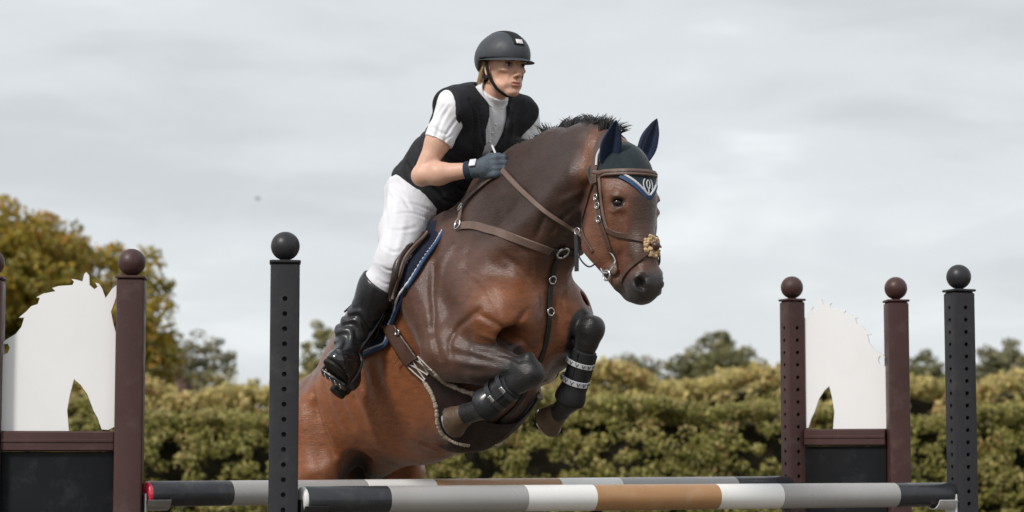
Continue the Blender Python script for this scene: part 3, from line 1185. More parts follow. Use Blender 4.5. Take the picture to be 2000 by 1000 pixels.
# forelegs
ELB_R, KNE_R, FET_R, PAS_R = A(.245, -.225, 1.462), hp(1038, 728, -.14), hp(950, 797, -.205), hp(909, 809, -.215)
ELB_L, KNE_L, FET_L, PAS_L = A(.24, .215, 1.475), hp(1157, 640, .15), hp(1117, 780, .15), hp(1090, 806, .15)
for (el, kn, fe, pas, s) in ((ELB_R, KNE_R, FET_R, PAS_R, -1), (ELB_L, KNE_L, FET_L, PAS_L, 1)):
    m1 = el * .6 + kn * .4
    ax = (kn - el) / np.linalg.norm(kn - el)
    dn = np.cross(ax, A(0, 1, 0))
    dn = dn if dn[2] > 0 else -dn
    S.cap(el + ax * .10 + dn * .130, el + ax * .30 + dn * .115, .035, .045, .03, op='cut')
    S.cap(el, m1 - dn * .004, .106, .088, .014)
    S.cap(m1, kn - ax * .075, .085, .047, .014)
    S.cap(kn - ax * .08, kn - ax * .03, .046, .046, .014)
    S.cap(el + dn * .03 + ax * .07, m1 + ax * .04 + dn * .02, .07, .058, .03)        # extensor belly
    S.ell(el - ax * .035 - dn * .02, (.072, .055, .07), .03)                          # point of elbow
    cx = (fe - kn) / np.linalg.norm(fe - kn)
    bk_ = -ax + cx * (ax @ cx)
    bk_ /= np.linalg.norm(bk_)
    lat = np.cross(ax, dn)
    S.cap(kn - ax * .045 + dn * .004, kn - ax * .004, .047, .043, .012)
    S.cap(kn, kn + cx * .055, .043, .040, .02)
    for q in (-1, 1):                                                                # bony knee
        S.ell(kn + lat * q * .020 + dn * .012 - ax * .026, (.026, .026, .026), .010)
        S.ell(kn + lat * q * .019 + ax * .010 + cx * .016, (.026, .025, .026), .010)
    S.ell(kn + bk_ * .046 - cx * .012, (.026, .026, .034), .018)
    S.cap(kn + ax * .004, kn + ax * .018 + cx * .03, .034, .032, .015)
    for q in (-1, 1):                                                                # furrows along the forearm
        S.cap(el + ax * .10 + lat * q * .098 + dn * .02, kn - ax * .07 + lat * q * .058 + dn * .012, .010, .007, .022, op='cut')
        S.cap(el + ax * .14 + lat * q * .090 - dn * .036, kn - ax * .06 + lat * q * .056 - dn * .020, .009, .006, .020, op='cut')
    S.cap(kn + cx * .03, fe, .036, .032, .02)
    S.cap(kn + bk_ * .028 + cx * .03, fe + bk_ * .022, .024, .025, .015)             # tendons
    S.ell(fe + bk_ * .008, (.046, .041, .044), .02)
    S.cap(fe, pas, .036, .039, .02)
# neck
NK = [(A(.17, 0, 1.80), .265, .60), (A(.385, 0, 1.995), .208, .60), (A(.60, 0, 2.070), .172, .56), (A(.78, 0, 2.105), .142, .56), (A(.92, 0, 2.070), .112, .70)]
for i in range(4):
    S.cap(NK[i][0], NK[i + 1][0], NK[i][1], NK[i + 1][1], .10, sq=(NK[i][2] + NK[i + 1][2]) / 2)
S.chain([A(.02, 0, 1.93), A(.22, 0, 2.08), A(.42, 0, 2.175), A(.60, 0, 2.215), A(.76, 0, 2.212), A(.90, 0, 2.160)], [.05, .04, .032, .03, .03, .035], .09)
for s in (-1, 1):
    S.cap((.44, s * .085, 1.72), (.76, s * .06, 1.99), .05, .038, .06)          # brachiocephalic muscle
    S.cap((.40, s * .125, 1.80), (.80, s * .085, 2.08), .055, .04, .07)
S.cap((.50, 0, 1.82), (.73, 0, 2.0), .045, .042, .05)                           # windpipe line
# head
S.ell((.955, 0, 2.045), (.102, .088, .128), .06, ry(-14))
S.ell((1.0, 0, 1.985), (.078, .088, .10), .05)
S.cap((1.0, 0, 1.96), (1.05, 0, 1.79), .078, .052, .05, sq=.92)
S.cap((1.045, 0, 1.80), (1.072, 0, 1.70), .05, .046, .04)
S.cap((.98, 0, 1.90), (1.01, 0, 1.74), .07, .05, .05, sq=.85)
for s in (-1, 1):
    S.ell((.925, s * .060, 1.895), (.118, .036, .118), .035, ry(-20))            # cheek
    S.cap((.865, s * .045, 1.83), (.975, s * .028, 1.685), .048, .033, .04)      # jaw
    S.cap((1.005, s * .082, 1.915), (1.035, s * .052, 1.82), .016, .010, .025)   # facial crest
    S.ell((1.012, s * .084, 1.985), (.036, .026, .026), .025)                    # brow over the eye
    S.ell((1.02, s * .085, 1.943), (.030, .020, .014), .02)
    S.ell((1.030, s * .093, 1.965), (.020, .014, .013), .012, op='cut')
    S.ell((1.085, s * .038, 1.69), (.036, .030, .042), .03)                      # nostril wing
    S.cap((.90, s * .075, 2.085), (.97, s * .085, 2.02), .025, .022, .03)
S.ell((1.058, 0, 1.672), (.058, .052, .058), .035)
S.ell((1.042, 0, 1.638), (.042, .043, .028), .025)                               # upper lip
S.ell((.998, 0, 1.650), (.036, .034, .030), .02)                                 # lower lip and chin
S.cap((1.066, -.05, 1.628), (.985, -.055, 1.668), .007, .006, .008, op='cut')
S.cap((1.066, .05, 1.628), (.985, .055, 1.668), .007, .006, .008, op='cut')
for s in (-1, 1):
    S.ell((1.112, s * .060, 1.692), (.016, .022, .023), .012, rot=ry(-18), op='cut')
    S.ell((1.10, s * .066, 1.680), (.014, .016, .014), .012, op='cut')
# veins under the thin coat
for s in (-1, 1):
    for pv, r_ in (([(1.03, .078, 1.92), (1.02, .080, 1.885), (1.035, .066, 1.85), (1.03, .062, 1.815)], .0035),
                   ([(1.02, .080, 1.885), (1.0, .080, 1.85), (1.01, .070, 1.80)], .003),
                   ([(.02, .285, 1.46), (-.08, .285, 1.36), (-.16, .275, 1.27), (-.26, .245, 1.19)], .005),
                   ([(-.08, .285, 1.36), (-.02, .265, 1.27), (-.05, .235, 1.18)], .004),
                   ([(-.20, .290, 1.42), (-.28, .290, 1.32), (-.30, .265, 1.22)], .004)):
        S.chain([A(a_, s * b_, c_) for a_, b_, c_ in pv], [r_] * len(pv), .012)
# furrows between the muscles
for s in (-1, 1):
    S.cap((.40, s * .285, 1.69), (.25, s * .325, 1.55), .018, .014, .04, op='cut')
    S.cap((-.555, s * .29, 1.27), (-.505, s * .275, 1.08), .022, .034, .04, op='cut')    # flank fold
for s in (-1, 1):
    S.cap((.865, s * .10, 2.03), (.815, s * .10, 1.90), .016, .012, .03, op='cut')        # behind the cheek
    S.cap((.30, s * .33, 1.575), (.41, s * .28, 1.50), .016, .014, .04, op='cut')         # forearm crease
    for kk in range(6):                                                                   # ribs
        xr = -.12 - .085 * kk
        S.cap((xr + .05, s * .305, 1.50 - .03 * kk), (xr + .10, s * .26, 1.24 - .01 * kk), .010, .010, .05, op='cut')
S.cap((.60, 0, 1.70), (.57, 0, 1.52), .018, .022, .05, op='cut')                      # breast groove
hV, hF = S.mesh(relax=2)
_nz = (vnoise(hV, 14, 4) - .5) * .006 + (vnoise(hV, 34, 5) - .5) * .0022
_nz *= 1 - .8 * smoothstep(.9, 1.0, hV[:, 0])
_c = hV[hF].mean(1)
_fn = np.cross(hV[hF[:, 2]] - hV[hF[:, 0]], hV[hF[:, 3]] - hV[hF[:, 1]])
_vn = np.zeros_like(hV)
for _i in range(4):
    np.add.at(_vn, hF[:, _i], _fn)
_vn /= np.linalg.norm(_vn, axis=1, keepdims=True) + 1e-12
hV = hV + _vn * _nz[:, None]
# folds and muscle edges: photo polylines laid on both sides of the body; depth > 0 sinks, < 0 raises
_bv = BVHTree.FromPolygons([Vector(p) for p in L2W(hV)], hF.tolist(), epsilon=0)
FOLDS = [
    ([(934, 606), (912, 624), (892, 642), (878, 668), (880, 694)], .012, .012),
    ([(846, 520), (844, 570), (846, 612), (847, 655), (858, 698)], .012, .014),
    ([(930, 612), (964, 630), (990, 647), (1020, 666), (1040, 684)], .010, .011),
    ([(1030, 606), (1012, 628), (994, 650)], .008, .012),
    ([(1104, 560), (1098, 590), (1106, 615)], .006, .010),
    ([(1066, 418), (1056, 440), (1048, 462)], .009, .012),
    ([(1120, 408), (1096, 430), (1078, 456)], .007, .010),
    ([(1092, 396), (1112, 386), (1134, 374)], -.006, .014),
    ([(1160, 330), (1146, 370), (1132, 405)], .008, .014),
    ([(612, 766), (621, 808), (638, 856), (652, 888)], .014, .016),
    ([(924, 684), (960, 690), (990, 695), (1016, 708)], .006, .008),
    ([(930, 650), (965, 662), (1000, 680)], -.005, .010),
    ([(905, 520), (935, 545), (960, 580), (975, 610)], .006, .016),
    ([(880, 480), (862, 520), (858, 570)], -.006, .018),
    ([(985, 500), (1010, 520), (1030, 545)], .007, .014),
    ([(1020, 480), (1035, 505), (1040, 530)], .005, .010),
    ([(1010, 400), (985, 430), (965, 448)], .005, .016),
    ([(1205, 418), (1218, 440), (1232, 466)], -.004, .008),
    ([(1213, 372), (1222, 384), (1222, 398)], .004, .007),
    ([(1186, 384), (1196, 380), (1208, 384)], -.004, .005),
    ([(1188, 410), (1198, 414), (1208, 409)], -.0035, .005),
    ([(1196, 500), (1206, 520), (1213, 540)], .004, .008),
    ([(1213, 552), (1219, 570), (1230, 583), (1244, 589)], .007, .005),
    ([(1222, 560), (1232, 573), (1246, 580)], -.004, .007),
    ([(1240, 545), (1250, 540), (1260, 545), (1264, 556)], -.005, .006),
    ([(1238, 553), (1242, 566), (1252, 573)], -.004, .006),
    ([(1247, 551), (1251, 557), (1255, 563)], .026, .011),
    ([(1225, 500), (1240, 520), (1250, 538)], .003, .010),
    ([(690, 740), (730, 800), (790, 850), (850, 880)], -.004, .012),
    ([(700, 700), (720, 760), (760, 810)], .004, .020),
]
_cam = Vector((0, 0, CAM_H))
_h = _bv.ray_cast(_cam, (Vector(at(1251, 557, 1.0)) - _cam).normalized())
NOZ = W2L(np.array(_h[0]))
_disp = np.zeros(len(hV))
for (_px, _dep, _wid) in FOLDS:
    _pts = []
    for _q in smooth_path([A(a_, b_, 0) for a_, b_ in _px], 8):
        _d = Vector(at(_q[0], _q[1], 1.0)) - _cam
        _h = _bv.ray_cast(_cam, _d.normalized())
        if _h[0] is not None:
            _pts.append(W2L(np.array(_h[0])))
    if len(_pts) < 2:
        continue
    _pts = np.array(_pts)
    for _m in (1, -1):
        _pp = _pts * A(1, _m, 1)
        if _m < 0 and abs(_pts[:, 1]).min() < .02:
            continue
        _lo, _hi = _pp.min(0) - .06, _pp.max(0) + .06
        _ix = np.where(((hV > _lo) & (hV < _hi)).all(1))[0]
        if len(_ix) == 0:
            continue
        _dd = np.full(len(_ix), 9.)
        _tt = np.zeros(len(_ix))
        for _k in range(len(_pp)):
            _e = np.linalg.norm(hV[_ix] - _pp[_k], axis=1)
            _b = _e < _dd
            _dd[_b] = _e[_b]
            _tt[_b] = _k / (len(_pp) - 1)
        _disp[_ix] -= _dep * np.exp(-(_dd / _wid) ** 2) * np.sin(np.clip(_tt * .8 + .1, 0, 1) * math.pi) ** .6
hV = hV + _vn * _disp[:, None]
hVw = L2W(hV)

# coat: bay with darker neck and shoulder, black points and a grey-black muzzle
x, y, z = hV[:, 0], hV[:, 1], hV[:, 2]
n_lo = vnoise(hV, 3.0, 1)
n_md = vnoise(hV, 9.0, 2)
bay = np.array([.215, .068, .022])
bay_hi = np.array([.30, .110, .040])
dark = np.array([.030, .016, .012])
blk = np.array([.012, .011, .012])
c = bay[None] * (1 - n_lo[:, None] * .5) + bay_hi[None] * (n_lo[:, None] * .5)


def mixc(c, col, w):
    return c * (1 - w[:, None]) + np.asarray(col)[None] * w[:, None]


def near(p, r0, r1):
    return 1 - smoothstep(r0, r1, np.linalg.norm(hV - p[None], axis=1))


def along(a, b, r0, r1):
    ba = b - a
    t = np.clip(((hV - a) @ ba) / (ba @ ba), 0, 1)
    return 1 - smoothstep(r0, r1, np.linalg.norm(hV - a - t[:, None] * ba, axis=1)), t


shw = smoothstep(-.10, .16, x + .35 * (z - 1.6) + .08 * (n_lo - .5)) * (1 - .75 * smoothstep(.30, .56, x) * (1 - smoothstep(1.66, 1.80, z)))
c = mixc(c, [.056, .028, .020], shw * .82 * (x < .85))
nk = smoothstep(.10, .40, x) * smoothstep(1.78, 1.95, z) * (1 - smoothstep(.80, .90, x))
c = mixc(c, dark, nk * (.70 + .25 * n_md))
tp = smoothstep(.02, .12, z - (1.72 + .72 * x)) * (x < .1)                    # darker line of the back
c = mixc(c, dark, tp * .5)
hd = smoothstep(.80, .90, x) * smoothstep(1.58, 1.66, z)
c = mixc(c, [.115, .045, .024], hd * .85)
c = mixc(c, [.040, .024, .019], hd * smoothstep(1.03, 1.07, x + .12 * (1.85 - z)) * (np.abs(y) < .07) * smoothstep(1.70, 1.80, z) * .75)
c = mixc(c, [.17, .066, .032], np.clip(near(A(.92, -.08, 1.86), .04, .12) + near(A(.92, .08, 1.86), .04, .12), 0, 1) * .6)
c = mixc(c, [.036, .030, .029], (1 - smoothstep(1.675, 1.745, z - .28 * (x - 1.05))) * smoothstep(.88, .93, x))
c = mixc(c, [.11, .07, .065], np.clip(near(A(1.068, 0, 1.61), .012, .03), 0, 1) * .6)
for s in (-1, 1):
    c = mixc(c, [.012, .009, .009], near(A(1.032, s * .093, 1.962), .016, .034) * .9)
    c = mixc(c, [.006, .004, .004], near(A(1.112, s * .060, 1.69), .018, .03))
for s in (1, -1):
    c = mixc(c, [.004, .003, .003], near(NOZ * A(1, s, 1), .014, .026))           # shade inside the nostril, painted in
for (el, kn, fe, pas) in ((ELB_R, KNE_R, FET_R, PAS_R), (ELB_L, KNE_L, FET_L, PAS_L)):
    w, t = along(el, kn, .095, .125)
    _ba = kn - el
    _ds = np.linalg.norm(hV - el - t[:, None] * _ba, axis=1)
    w = 1 - smoothstep(.105 - .032 * t, .125 - .040 * t, _ds)
    far = el[1] > 0
    c = mixc(c, [.040, .028, .025] if not far else [.10, .045, .03], w * smoothstep(.05, .45, t) * .85)
    c = mixc(c, blk * 1.6, w * (smoothstep(.50, .95, t) if not far else smoothstep(.62, .86, t)))
    w, t = along(kn, fe, .068, .085)
    c = mixc(c, blk, w * (x < 1))
    w, t = along(fe, pas, .08, .10)
    c = mixc(c, blk, w)
w = (1 - smoothstep(.70, .95, z + .06 * (n_lo - .5)))
c = mixc(c, blk, w)
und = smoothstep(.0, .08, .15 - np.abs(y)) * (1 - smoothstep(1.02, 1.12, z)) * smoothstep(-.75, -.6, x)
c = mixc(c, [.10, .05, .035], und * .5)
groin_shade = smoothstep(.16, .09, np.abs(y)) * smoothstep(1.13, 1.06, z) * smoothstep(-.80, -.72, x) * smoothstep(-.42, -.50, x)
c = mixc(c, [.014, .011, .011], groin_shade)                                     # dark groin skin, blackened further to paint shade between belly and thigh
c *= (.86 + .28 * n_md)[:, None]

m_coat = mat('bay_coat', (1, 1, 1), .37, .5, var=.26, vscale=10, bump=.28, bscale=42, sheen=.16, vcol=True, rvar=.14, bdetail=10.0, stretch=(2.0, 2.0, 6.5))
W_MID = L2W(A(-.1, 0, 0))
horse = empty('horse', (W_MID[0], W_MID[1], 0), 'bay horse in navy ear bonnet leaping over the striped poles', 'horse')
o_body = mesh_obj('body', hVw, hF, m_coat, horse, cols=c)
HBVH = BVHTree.FromPolygons([Vector(p) for p in hVw], hF.tolist(), epsilon=0)

TS = Solid((-1.15, -.50, .70), (.75, .50, 2.20), .012)
trunk(TS, hind=False)
tV, tF = TS.mesh(relax=2)
TBVH = BVHTree.FromPolygons([Vector(p) for p in L2W(tV)], tF.tolist(), epsilon=0)

# ------------------------------------------------------------------ helpers: lie on the horse
CAMP = Vector((0, 0, CAM_H))


def cast(u, v, bvh=None, off=0.0):
    d = Vector(at(u, v, 1.0)) - CAMP
    d.normalize()
    h = (bvh or HBVH).ray_cast(CAMP, d)
    if h[0] is None:
        return None
    return np.array(h[0]) + np.array(h[1]) * off, np.array(h[1])


def path_px(pts, off, bvh=None, step=6):
    """photo-pixel polyline laid on the horse's surface"""
    P, N = [], []
    q = smooth_path([A(a, b, 0) for a, b in pts], step)
    for p in q:
        h = cast(p[0], p[1], bvh, off)
        if h is not None:
            P.append(h[0])
            N.append(h[1])
    return ease(P, 2), ease(N, 2)


def ease(P, it=1):
    P = [np.asarray(p, float) for p in P]
    for _ in range(it):
        P = [P[0]] + [(P[i - 1] + 2 * P[i] + P[i + 1]) / 4 for i in range(1, len(P) - 1)] + [P[-1]]
    return P


def mirror(P):
    Q = W2L(np.array(P))
    Q[:, 1] *= -1
    return list(L2W(Q))


def mirror_dir(N):
    Q = np.array(N) @ HROT
    Q[:, 1] *= -1
    return list(Q @ HROT.T)


def snap(p, off, bvh=None):
    h = (bvh or HBVH).find_nearest(Vector(p))
    return np.array(h[0]) + np.array(h[1]) * off, np.array(h[1])


def snap_path(pts, off, bvh=None, step=6):
    P, N = [], []
    for p in smooth_path(pts, step):
        a, b = snap(p, off, bvh)
        P.append(a)
        N.append(b)
    return ease(P, 1), ease(N, 2)


def ring_path(c, u, v, a0, a1, n, off, far=.30, bvh=None, also=None):
    """points of a band round a limb or the head: rays cast inwards towards c (horse frame)"""
    P, N = [], []
    for a in np.linspace(R(a0), R(a1), n):
        d = math.cos(a) * np.asarray(u, float) + math.sin(a) * np.asarray(v, float)
        d /= np.linalg.norm(d)
        o = L2W(np.asarray(c) + d * far)
        w = -(HROT @ d)
        h = (bvh or HBVH).ray_cast(Vector(o), Vector(w))
        if also is not None:
            h2 = also.ray_cast(Vector(o), Vector(w))
            if h2[0] is not None and (h[0] is None or h2[3] < h[3]):
                h = h2
        if h[0] is not None:
            P.append(np.array(h[0]) + np.array(h[1]) * off)
            N.append(np.array(h[1]))
    return ease(P, 1), ease(N, 2)


# ------------------------------------------------------------------ materials of horse and tack
m_hair = mat('black_hair', (.012, .011, .012), .42, .5, var=.3, vscale=30)
m_hoof = mat('hoof_horn', (.105, .066, .040), .5, .4, var=.3, vscale=18, bump=.3, bscale=70, dirt=.4, dirt_col=(.07, .05, .04))
m_steel = mat('steel', (.62, .62, .63), .22, .5, metal=1.0, var=.08, vscale=20)
m_leather = mat('brown_leather', (.075, .038, .026), .42, .5, var=.2, vscale=14, bump=.15, bscale=120, dirt=.12, dirt_col=(.22, .16, .13))
m_leather_w = mat('worn_leather', (.15, .098, .078), .48, .45, var=.2, vscale=14, bump=.15, bscale=120, dirt=.25, dirt_col=(.27, .21, .18))
m_leather_k = mat('black_leather', (.014, .013, .014), .36, .5, var=.2, vscale=14, bump=.15, bscale=100)
m_saddle = mat('saddle_leather', (.030, .017, .013), .34, .5, var=.2, vscale=10, bump=.12, bscale=110)
m_navy = mat('navy_fabric', (.012, .021, .052), .75, .25, var=.18, vscale=20, bump=.25, bscale=220, sheen=.25)
m_bonnet = mat('bonnet_knit', (.018, .028, .034), .8, .25, var=.2, vscale=20, bump=.3, bscale=240, sheen=.3)
m_blue = mat('blue_binding', (.035, .075, .165), .6, .3, var=.15, vscale=40)
m_rope = mat('white_rope', (.66, .67, .70), .65, .3, var=.12, vscale=60, bump=.5, bscale=260)
m_fleece = mat('cream_fleece', (.52, .44, .35), .95, .1, var=.22, vscale=50, bump=1.0, bscale=160, dirt=.25, dirt_col=(.36, .29, .22))
m_fluff = mat('tan_sheepskin', (.62, .44, .26), .95, .1, var=.25, vscale=50, bump=1.0, bscale=150)
m_elastic = mat('white_elastic', (.50, .46, .42), .8, .2, var=.15, vscale=40)
m_boot_shell = mat('tendon_boot_shell', (.022, .022, .025), .32, .5, var=.2, vscale=15, bump=.05, bscale=60)
m_boot_soft = mat('tendon_boot_neoprene', (.016, .016, .017), .7, .3, var=.2, vscale=20, bump=.2, bscale=150)
m_strapw = mat('white_strap', (.52, .53, .55), .5, .4, var=.1, vscale=40)
m_eye = mat('horse_eye', (.006, .004, .003), .08, .6, var=.1)

# ------------------------------------------------------------------ hooves, eyes, mane, tail
def hoof(p0, d, front, r=.047, ln=.066, parent=None):
    """horn cone from the coronet at p0 along d; front = toe side"""
    d = d / np.linalg.norm(d)
    f = front - d * (front @ d)
    f /= np.linalg.norm(f)
    s_ = np.cross(d, f)
    v, fc = [], []
    n = 26
    rings = [(0.0, .80, .0), (.10, .88, .0), (.55, 1.0, .10), (1.0, 1.27, .26), (1.02, 1.23, .26), (.99, 1.10, .26), (.90, .74, .18)]
    for (h, rr, sh) in rings:
        for k in range(n):
            a = 2 * math.pi * k / n
            c_, s2 = math.cos(a), math.sin(a)
            back = 1.0 if c_ > -.3 else .86
            v.append(p0 + d * (h * ln) + f * (rr * r * c_ * back * 1.06 + sh * r) + s_ * rr * r * s2)
    for i in range(len(rings) - 1):
        for k in range(n):
            k2 = (k + 1) % n
            fc.append((i * n + k, i * n + k2, (i + 1) * n + k2, (i + 1) * n + k))
    fc.append(tuple(range(n))[::-1])
    fc.append(tuple(range((len(rings) - 1) * n, len(rings) * n)))
    o = mesh_obj('hoof', L2W(np.array(v)), fc, m_hoof, parent)
    sharp_by_angle(o, 40)
    sh = MB()
    pth = []
    for a in np.linspace(R(-140), R(140), 22):
        pth.append(L2W(p0 + d * (ln * 1.05) + f * (1.12 * r * math.cos(a) + .26 * r) + s_ * 1.10 * r * math.sin(a)))
    nn = [HROT @ d] * len(pth)
    sh.strap(pth, nn, .018, .009)
    sh.build('horseshoe', m_steel, o)
    return o


for (fe, pas, kn) in ((FET_R, PAS_R, KNE_R), (FET_L, PAS_L, KNE_L)):
    d = (pas - fe) / np.linalg.norm(pas - fe)
    cx = (fe - kn) / np.linalg.norm(fe - kn)
    fr_ = np.cross(A(0, 1, 0), d)
    fr_ = fr_ if fr_ @ A(1, 0, -.4) > 0 else -fr_
    hd_ = d + A(-.12, 0, -.02) if fe[1] < 0 else (hp(1054, 826, .15) - hp(1090, 806, .15)) / .08
    hoof(pas - d * .004, hd_, fr_, parent=horse)
for s in (-1, 1):
    dx, dz = (0, 0) if s < 0 else (-.10, .03)
    hoof(A(-.69 + dx, s * .17, .27 + dz), A(.45, 0, -.75), A(1, 0, .3), parent=horse)
for s in (-1, 1):
    c0 = A(1.017, s * .0815, 1.9645)
    e_ = MB().ball(L2W(c0), .0195, n=20, m=12).build('eye', m_eye, horse)

g_ = np.random.default_rng(3)
mb = MB()
crest = smooth_path([A(.10, 0, 2.02), A(.22, 0, 2.12), A(.42, 0, 2.205), A(.60, 0, 2.247), A(.76, 0, 2.246), A(.87, 0, 2.212)], 14)
for i in range(5200):
    t = g_.random() ** .9
    q = t * (len(crest) - 1)
    k = min(int(q), len(crest) - 2)
    p = crest[k] * (1 - q + k) + crest[k + 1] * (q - k)
    tx = crest[k + 1] - crest[k]
    tx /= np.linalg.norm(tx)
    p = p + A(0, g_.normal() * .014, -.026)
    lock = int(q * 1.1 + g_.normal() * .12)                       # strands gather in locks
    lr_ = np.random.default_rng(lock + 50)
    ll, lx, ly = lr_.uniform(.65, 1.25), lr_.normal() * .25, lr_.normal() * .25
    ln = (.050 + .032 * smoothstep(.12, .5, t)) * ll * g_.uniform(.75, 1.12)
    up = A(-tx[2], 0, tx[0])
    back = -tx * (.35 + lx + .07 * g_.normal()) + A(0, .30 + ly + .07 * g_.normal(), 0)
    if t < .4:
        back = back + A(-.25, .10, 0)
    pts_ = [p]
    for j in range(4):
        d_ = up * (1 - .22 * j) + back * (.3 + .42 * j)
        d_ /= np.linalg.norm(d_)
        pts_.append(pts_[-1] + d_ * ln * .3)
    mb.tube(L2W(np.array(pts_)), [.0030, .0028, .0022, .0014, .0004], n=3, caps=False)
tag(mb.build('mane', m_hair, horse), kind='stuff')
mb = MB()
dock = A(-.91, 0, 1.175)
for i in range(420):
    a = g_.uniform(0, 2 * math.pi)
    r_ = g_.uniform(0, 1) ** .5
    o0 = A(0, math.cos(a) * .028 * r_, math.sin(a) * .02 * r_)
    spd = A(g_.normal() * .045, g_.normal() * .05, 0)
    ln = g_.uniform(.75, 1.05)
    pts = [dock + o0 + A(.07, 0, .03), dock + o0 + A(-.035, 0, .0), dock + o0 * 1.5 + A(-.09, 0, -.10) + spd * .3, dock + o0 * 2 + A(-.11, 0, -.35 * ln) + spd * .8,
           dock + o0 * 1.6 + A(-.10, 0, -.62 * ln) + spd, dock + o0 + A(-.06, 0, -.86 * ln) + spd * 1.1]
    mb.tube(L2W(np.array(smooth_path(pts, 3))), list(np.linspace(.0045, .0012, 16)), n=3, caps=False)
tag(mb.build('tail', m_hair, horse), kind='stuff')

# ------------------------------------------------------------------ ear bonnet
bonnet = empty('ear_bonnet', L2W(A(.96, 0, 2.10)), 'navy knitted ear bonnet with white edged point on the horse\'s forehead', 'ear bonnet')
B = Solid((.78, -.17, 1.88), (1.16, .17, 2.42), .004)
B.ell((.955, 0, 2.045), (.102, .088, .128), .0, ry(-14), infl=.009)
B.ell((1.0, 0, 1.985), (.078, .088, .10), .05, infl=.009)
B.cap(NK[3][0], NK[4][0], NK[3][1], NK[4][1], .06, sq=.63, infl=.004)
B.chain([A(.76, 0, 2.212), A(.90, 0, 2.160)], [.03, .035], .06, infl=.008)
for s in (-1, 1):
    B.cap((.90, s * .075, 2.085), (.97, s * .085, 2.02), .025, .022, .03, infl=.008)
    B.ell((1.012, s * .084, 1.985), (.036, .026, .026), .025, infl=.006)
X, Y, Z = B.coords()
edge_front = 1.965 + 1.02 * np.abs(Y) ** 1.0                         # the point on the forehead
d_front = (edge_front - Z) * .70
d_side = (2.02 + np.maximum(np.abs(Y) - .05, 0) * .3 - Z)
d_back = (.872 + .10 * (2.2 - Z)) - X
cutd = np.maximum(np.where(X > .94, d_front, d_side), d_back * .9).astype(np.float32)
B.a = np.maximum(B.a, np.broadcast_to(cutd, B.a.shape))
v, f = B.mesh(relax=2)
mesh_obj('hood', L2W(v), f, m_bonnet, bonnet)


def ear(base, tip, face, w, parent):
    """cupped leaf-shaped ear cover"""
    base, tip, face = map(np.asarray, (base, tip, face))
    d = tip - base
    ln = np.linalg.norm(d)
    d = d / ln
    f_ = face - d * (face @ d)
    f_ /= np.linalg.norm(f_)
    s_ = np.cross(d, f_)
    v, fc = [], []
    n = 20
    prof = [(0, .74), (.1, .86), (.25, .98), (.42, 1.0), (.58, .88), (.72, .68), (.85, .42), (.94, .2), (1.0, .02)]
    for (t, r) in prof:
        for k in range(n):
            a = 2 * math.pi * k / n
            ca, sa = math.cos(a), math.sin(a)
            dep = .62 * ca
            if ca > 0:
                dep = .62 * ca - 1.05 * ca * (1 - abs(sa)) * (1 if t > .03 else .3)
            bend = f_ * (.10 * math.sin(t * math.pi * .9)) * w
            wr = 1 + .05 * math.sin(t * 26 + sa * 2)
            v.append(base + d * t * ln + s_ * sa * w * r * wr + f_ * dep * w * r + bend)
    for i in range(len(prof) - 1):
        for k in range(n):
            k2 = (k + 1) % n
            fc.append((i * n + k, i * n + k2, (i + 1) * n + k2, (i + 1) * n + k))
    fc.append(tuple(range(n))[::-1])
    fc.append(tuple(range((len(prof) - 1) * n, len(prof) * n)))
    o = mesh_obj('ear_cover', L2W(np.array(v)), fc, m_navy, parent)
    fix_normals(o)
    md = o.modifiers.new('sub', 'SUBSURF')
    md.levels = md.render_levels = 1
    return o


ear(hp(1186, 322, -.075), hp(1204, 234, -.10), A(.8, -.6, 0), .040, bonnet)
ear(hp(1254, 312, .060), hp(1283, 231, .125), A(.9, -.1, 0), .040, bonnet)

BB = BVHTree.FromPolygons([Vector(p) for p in L2W(v)], f.tolist(), epsilon=0)


def bonnet_edge(off, n=16):
    P, N = [], []
    for yv in np.linspace(-.084, .084, n):
        zz_ = 1.965 + 1.02 * abs(yv) + .008 + off
        o_ = L2W(A(1.4, yv, zz_))
        h = BB.ray_cast(Vector(o_), Vector(-HF))
        if h[0] is not None:
            P.append(np.array(h[0]) + np.array(h[1]) * .001)
            N.append(np.array(h[1]))
    return P, N


P, N = bonnet_edge(.0)
MB().strap(P, N, .015, .005).build('blue_edging', m_blue, bonnet)
P, N = bonnet_edge(.014)
MB().tube([p + n_ * .002 for p, n_ in zip(P, N)], .0042, n=8).build('white_piping', m_rope, bonnet)
# white emblem on the forehead: an oval ring with two side strokes and a stem
def on_bonnet(yv, zv, off=.002):
    h = BB.ray_cast(Vector(L2W(A(1.4, yv, zv))), Vector(-HF))
    return np.array(h[0]) + np.array(h[1]) * off, np.array(h[1])


def emblem(pts, w, closed=False):
    q = [on_bonnet(a, b) for a, b in pts]
    MB().strap([p for p, _ in q], [n_ for _, n_ in q], w, .003, closed=closed).build('emblem_stroke', m_rope, bonnet)


ez = 2.030
emblem([(.0075 * math.sin(t), ez + .015 * math.cos(t)) for t in np.linspace(0, 2 * math.pi, 18)[:-1]], .0035, True)
for s in (-1, 1):
    emblem([(s * (.010 + .011 * math.sin(t)), ez + .020 * math.cos(t) - .001) for t in np.linspace(.25, 2.75, 12)], .0038)
emblem([(0, ez - .016), (0, ez - .024), (0, ez - .032)], .004)
# white rope round the back edge of the near side
P, N = path_px([(1180, 290), (1171, 305), (1169, 325)], .014)
if len(P) > 2:
    MB().tube(P, .0045, n=8).build('white_piping', m_rope, bonnet)
    MB().tube(mirror(P), .0045, n=8).build('white_piping', m_rope, bonnet)

